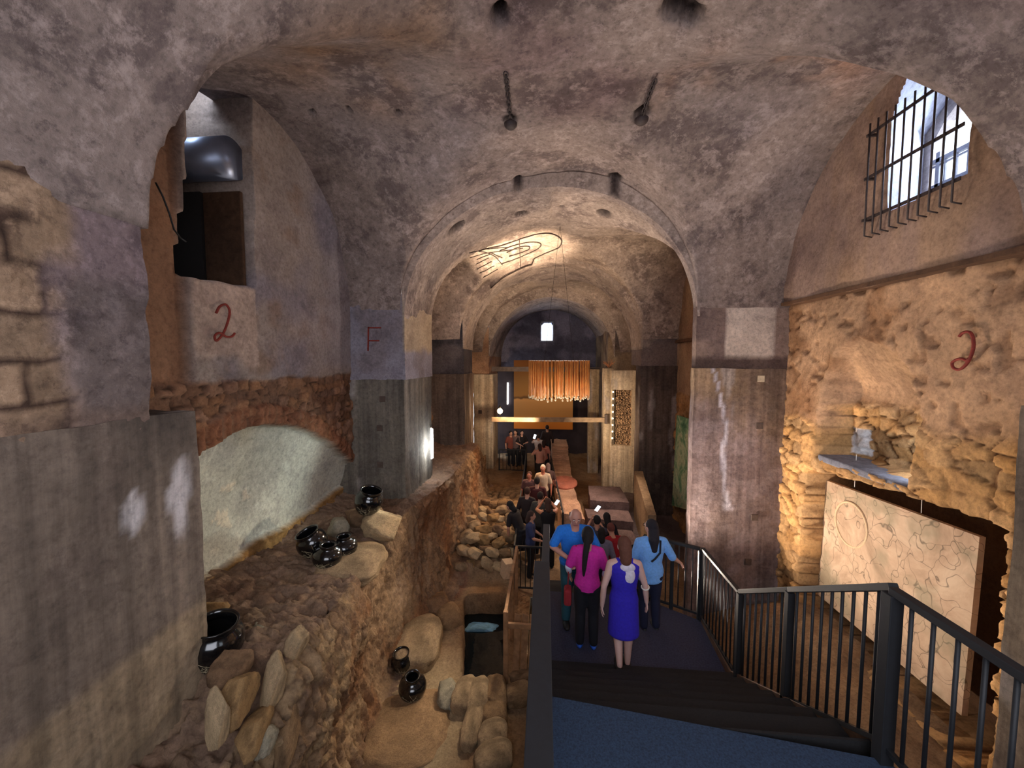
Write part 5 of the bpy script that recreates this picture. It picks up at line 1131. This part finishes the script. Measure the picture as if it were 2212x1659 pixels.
person(x, y, -3.74, 1.76, 184, 'balding person in a bright blue T-shirt facing the camera, forearms folded over the left railing', (30, 116, 214), (34, 84, 100), (96, 70, 66), (190, 138, 120), sleeve=.5, hairstyle='bald', vox=.0075, wide=1.1, lean=.18, nod=.25, extra=ex_man,
       arms={'R': ((.175, .05, .69), (.05, .165, .665)), 'L': ((-.175, .05, .675), (-.03, .15, .64))})
# ---- the lower group by the foot of the stair
DK = dict(vox=.012, fingers=True)
lower = [
 (1333, 1136, -4.95, 1.62, 20, 'person in a red T-shirt bending over a bag, among the group below the landing', dict(top=(150, 20, 34), bottom=(40, 30, 34), hair=(110, 60, 52), lean=.35, nod=.4)),
 (1300, 1140, -4.95, 1.58, -6, 'person in a pale grey hooded top standing behind the magenta T-shirt', dict(top=(120, 118, 140), bottom=(30, 30, 44), hair=(24, 20, 22), sleeve=.9, hairstyle='bob')),
 (1290, 1113, -4.96, 1.66, 4, 'dark-haired person raising a glowing phone at the foot of the stair', dict(top=(70, 72, 92), hair=(20, 16, 18), arms={'L': ((-.14, .08, .74), (-.05, .17, .86)), 'R': ((.14, .08, .74), (.04, .17, .86))})),
 (1311, 1107, -4.96, 1.62, 15, 'person with long black hair and a dark jacket right of the raised phone', dict(top=(34, 30, 40), hair=(18, 14, 16), hairstyle='long', sleeve=1.0)),
 (1146, 1103, -4.98, 1.58, -95, 'person in dark blue T-shirt in profile behind the near end railing of the walkway', dict(top=(48, 58, 98), bottom=(20, 18, 20), hair=(60, 40, 34), hairstyle='bob', arms={'L': ((-.15, .03, .655), (-.11, .15, .60)), 'R': ((.14, .06, .655), (.07, .17, .60))})),
 (1184, 1076, -4.98, 1.70, 8, 'person in a black vest over bare arms raising both hands with a phone', dict(top=(18, 14, 16), bottom=(16, 14, 16), hair=(70, 44, 34), skin=(206, 140, 104), sleeve=0, hairstyle='bob', arms={'L': ((-.15, .10, .80), (-.05, .17, .90)), 'R': ((.14, .10, .80), (.05, .17, .90))})),
 (1167, 1062, -4.98, 1.68, -20, 'person in a grey-green T-shirt standing behind the one in the black vest', dict(top=(66, 64, 60), bottom=(28, 24, 26), hair=(40, 28, 24))),
 (1127, 1080, -4.98, 1.66, 60, 'black-haired person leaning out over the left walkway railing', dict(top=(30, 24, 26), hair=(14, 10, 12), lean=.5, hairstyle='bob', arms={'L': ((-.14, .08, .66), (-.10, .16, .56)), 'R': ((.14, .08, .66), (.10, .16, .56))})),
 (1139, 1052, -4.98, 1.66, -10, 'person in dark clothes with a brown face turned aside near the left walkway railing', dict(top=(38, 28, 30), hair=(60, 34, 26), sleeve=.9)),
 (1160, 1030, -4.98, 1.74, 0, 'tall person in a dark red shirt in the middle of the walkway crowd', dict(top=(74, 26, 26), bottom=(40, 30, 28), hair=(36, 24, 22), wide=1.1)),
 (1144, 1018, -4.98, 1.62, 170, 'person with a round face looking back beside the dark red shirt', dict(top=(92, 62, 62), hair=(66, 36, 30), skin=(190, 124, 100))),
 (1173, 1003, -4.98, 1.72, 176, 'white-haired person in a cream short-sleeved shirt on the walkway', dict(top=(214, 190, 160), bottom=(46, 40, 38), hair=(214, 200, 184), skin=(190, 116, 88), sleeve=.5)),
 (1184, 1000, -4.98, 1.62, 10, 'grey-haired person with a dark backpack beside the cream shirt', dict(top=(90, 66, 60), hair=(130, 104, 96), hairstyle='bob')),
 (1166, 958, -4.98, 1.62, 20, 'person in pale pink top and black skirt raising an elbow, far along the walkway', dict(top=(196, 140, 120), bottom=(34, 28, 28), kind='skirt', hair=(60, 36, 30), sleeve=.3, hairstyle='bob', arms={'L': ((-.19, .04, .72), (-.08, .12, .83)), 'R': ((.14, .0, .65), (.14, .06, .52))})),
 (1175, 950, -4.98, 1.66, -5, 'person in a salmon top right of the patterned skirt, far along the walkway', dict(top=(190, 120, 100), hair=(46, 26, 24), hairstyle='bob')),
 (1163, 937, -4.98, 1.72, 5, 'person in white holding up a phone near the far end of the walkway', dict(top=(206, 196, 196), hair=(46, 34, 34), arms={'L': ((-.15, .08, .76), (-.06, .16, .88)), 'R': ((.14, .0, .65), (.14, .05, .52))})),
 (1182, 918, -4.98, 1.84, 0, 'tall dark silhouetted person at the far end of the walkway', dict(top=(44, 32, 34), hair=(30, 20, 20), sleeve=.9)),
]
x_ = None
for px, py, zf, H, fc, lab, kw in lower:
    x, y = standat(px, py, zf, H); k2 = dict(DK); k2.update(kw)
    if y > 12: k2['vox'] = .015
    person(x, y, zf, H, fc, lab, **k2)
far = [(1103, 928, 1.66, -150, 'person with dark hair and an orange-brown top at the left of the far deck', dict(top=(120, 62, 50), hair=(26, 18, 20))), (1114, 922, 1.72, 160, 'person in a striped grey top in the middle of the far deck', dict(top=(104, 84, 84), hair=(24, 18, 20), hairstyle='long')), (1127, 924, 1.70, 200, 'person in black with one pale bent arm on the far deck', dict(top=(28, 22, 26), hair=(20, 14, 18), hairstyle='long', skin=(214, 168, 150), arms={'L': ((-.16, .03, .66), (-.05, .14, .66)), 'R': ((.16, .03, .66), (.07, .15, .62))}))]
for px, py, H, fc, lab, kw in far:
    d = ray(px, py); y = 17.9; person(float(d[0]/d[1]*y), y, -4.97, H, fc, lab, vox=.015, **kw)
def phone(px, py, y, s, label, rot=(.4, 0, .1)):
    q = aY(px, py, y); r = empty('phone', q, label, 'phone'); r.rotation_euler = rot
    m = MB(); m.box((0, 0, 0), (.075*s, .009, .15*s), None, .004); m.build('phone_body', M_black, r)
    m = MB(); m.box((0, -.006, 0), (.066*s, .003, .135*s)); m.build('phone_screen', m_emit('phone_glow', (.85, .92, 1), 2.5), r)
x, y = standat(1290, 1113, -4.96, 1.66); phone(1291, 1098, y+.18, 1.1, 'phone with a bright screen raised at the foot of the stair', (.3, .5, .1))
x, y = standat(1184, 1076, -4.98, 1.70); phone(1203, 1085, y+.2, 1.1, 'phone with a lit screen held by the person in the black vest', (.3, .5, .1))
x, y = standat(1163, 937, -4.98, 1.72); phone(1155, 943, y-.1, 1.5, 'small bright phone screen near the far end of the walkway', (.3, .3, .1))
# ================================================================ camera and final lift
cd = bpy.data.cameras.new('camera'); cam = bpy.data.objects.new('camera', cd); C.objects.link(cam)
cd.sensor_fit = 'HORIZONTAL'; cd.sensor_width = 36; cd.lens = F_/W_*36; cd.clip_start = .05; cd.clip_end = 200
M = Matrix(((_r[0], _u[0], -_fw[0], 0), (_r[1], _u[1], -_fw[1], 0), (_r[2], _u[2], -_fw[2], 0), (0, 0, 0, 1))); cam.matrix_world = M
sc.camera = cam
for o in list(sc.objects):
    if o.parent is None: o.location.z += EYE
sc.view_settings.view_transform = 'Standard'; sc.view_settings.look = 'None'; sc.view_settings.gamma = 1; sc.view_settings.use_curve_mapping = False
sc.view_settings.exposure = 0.5
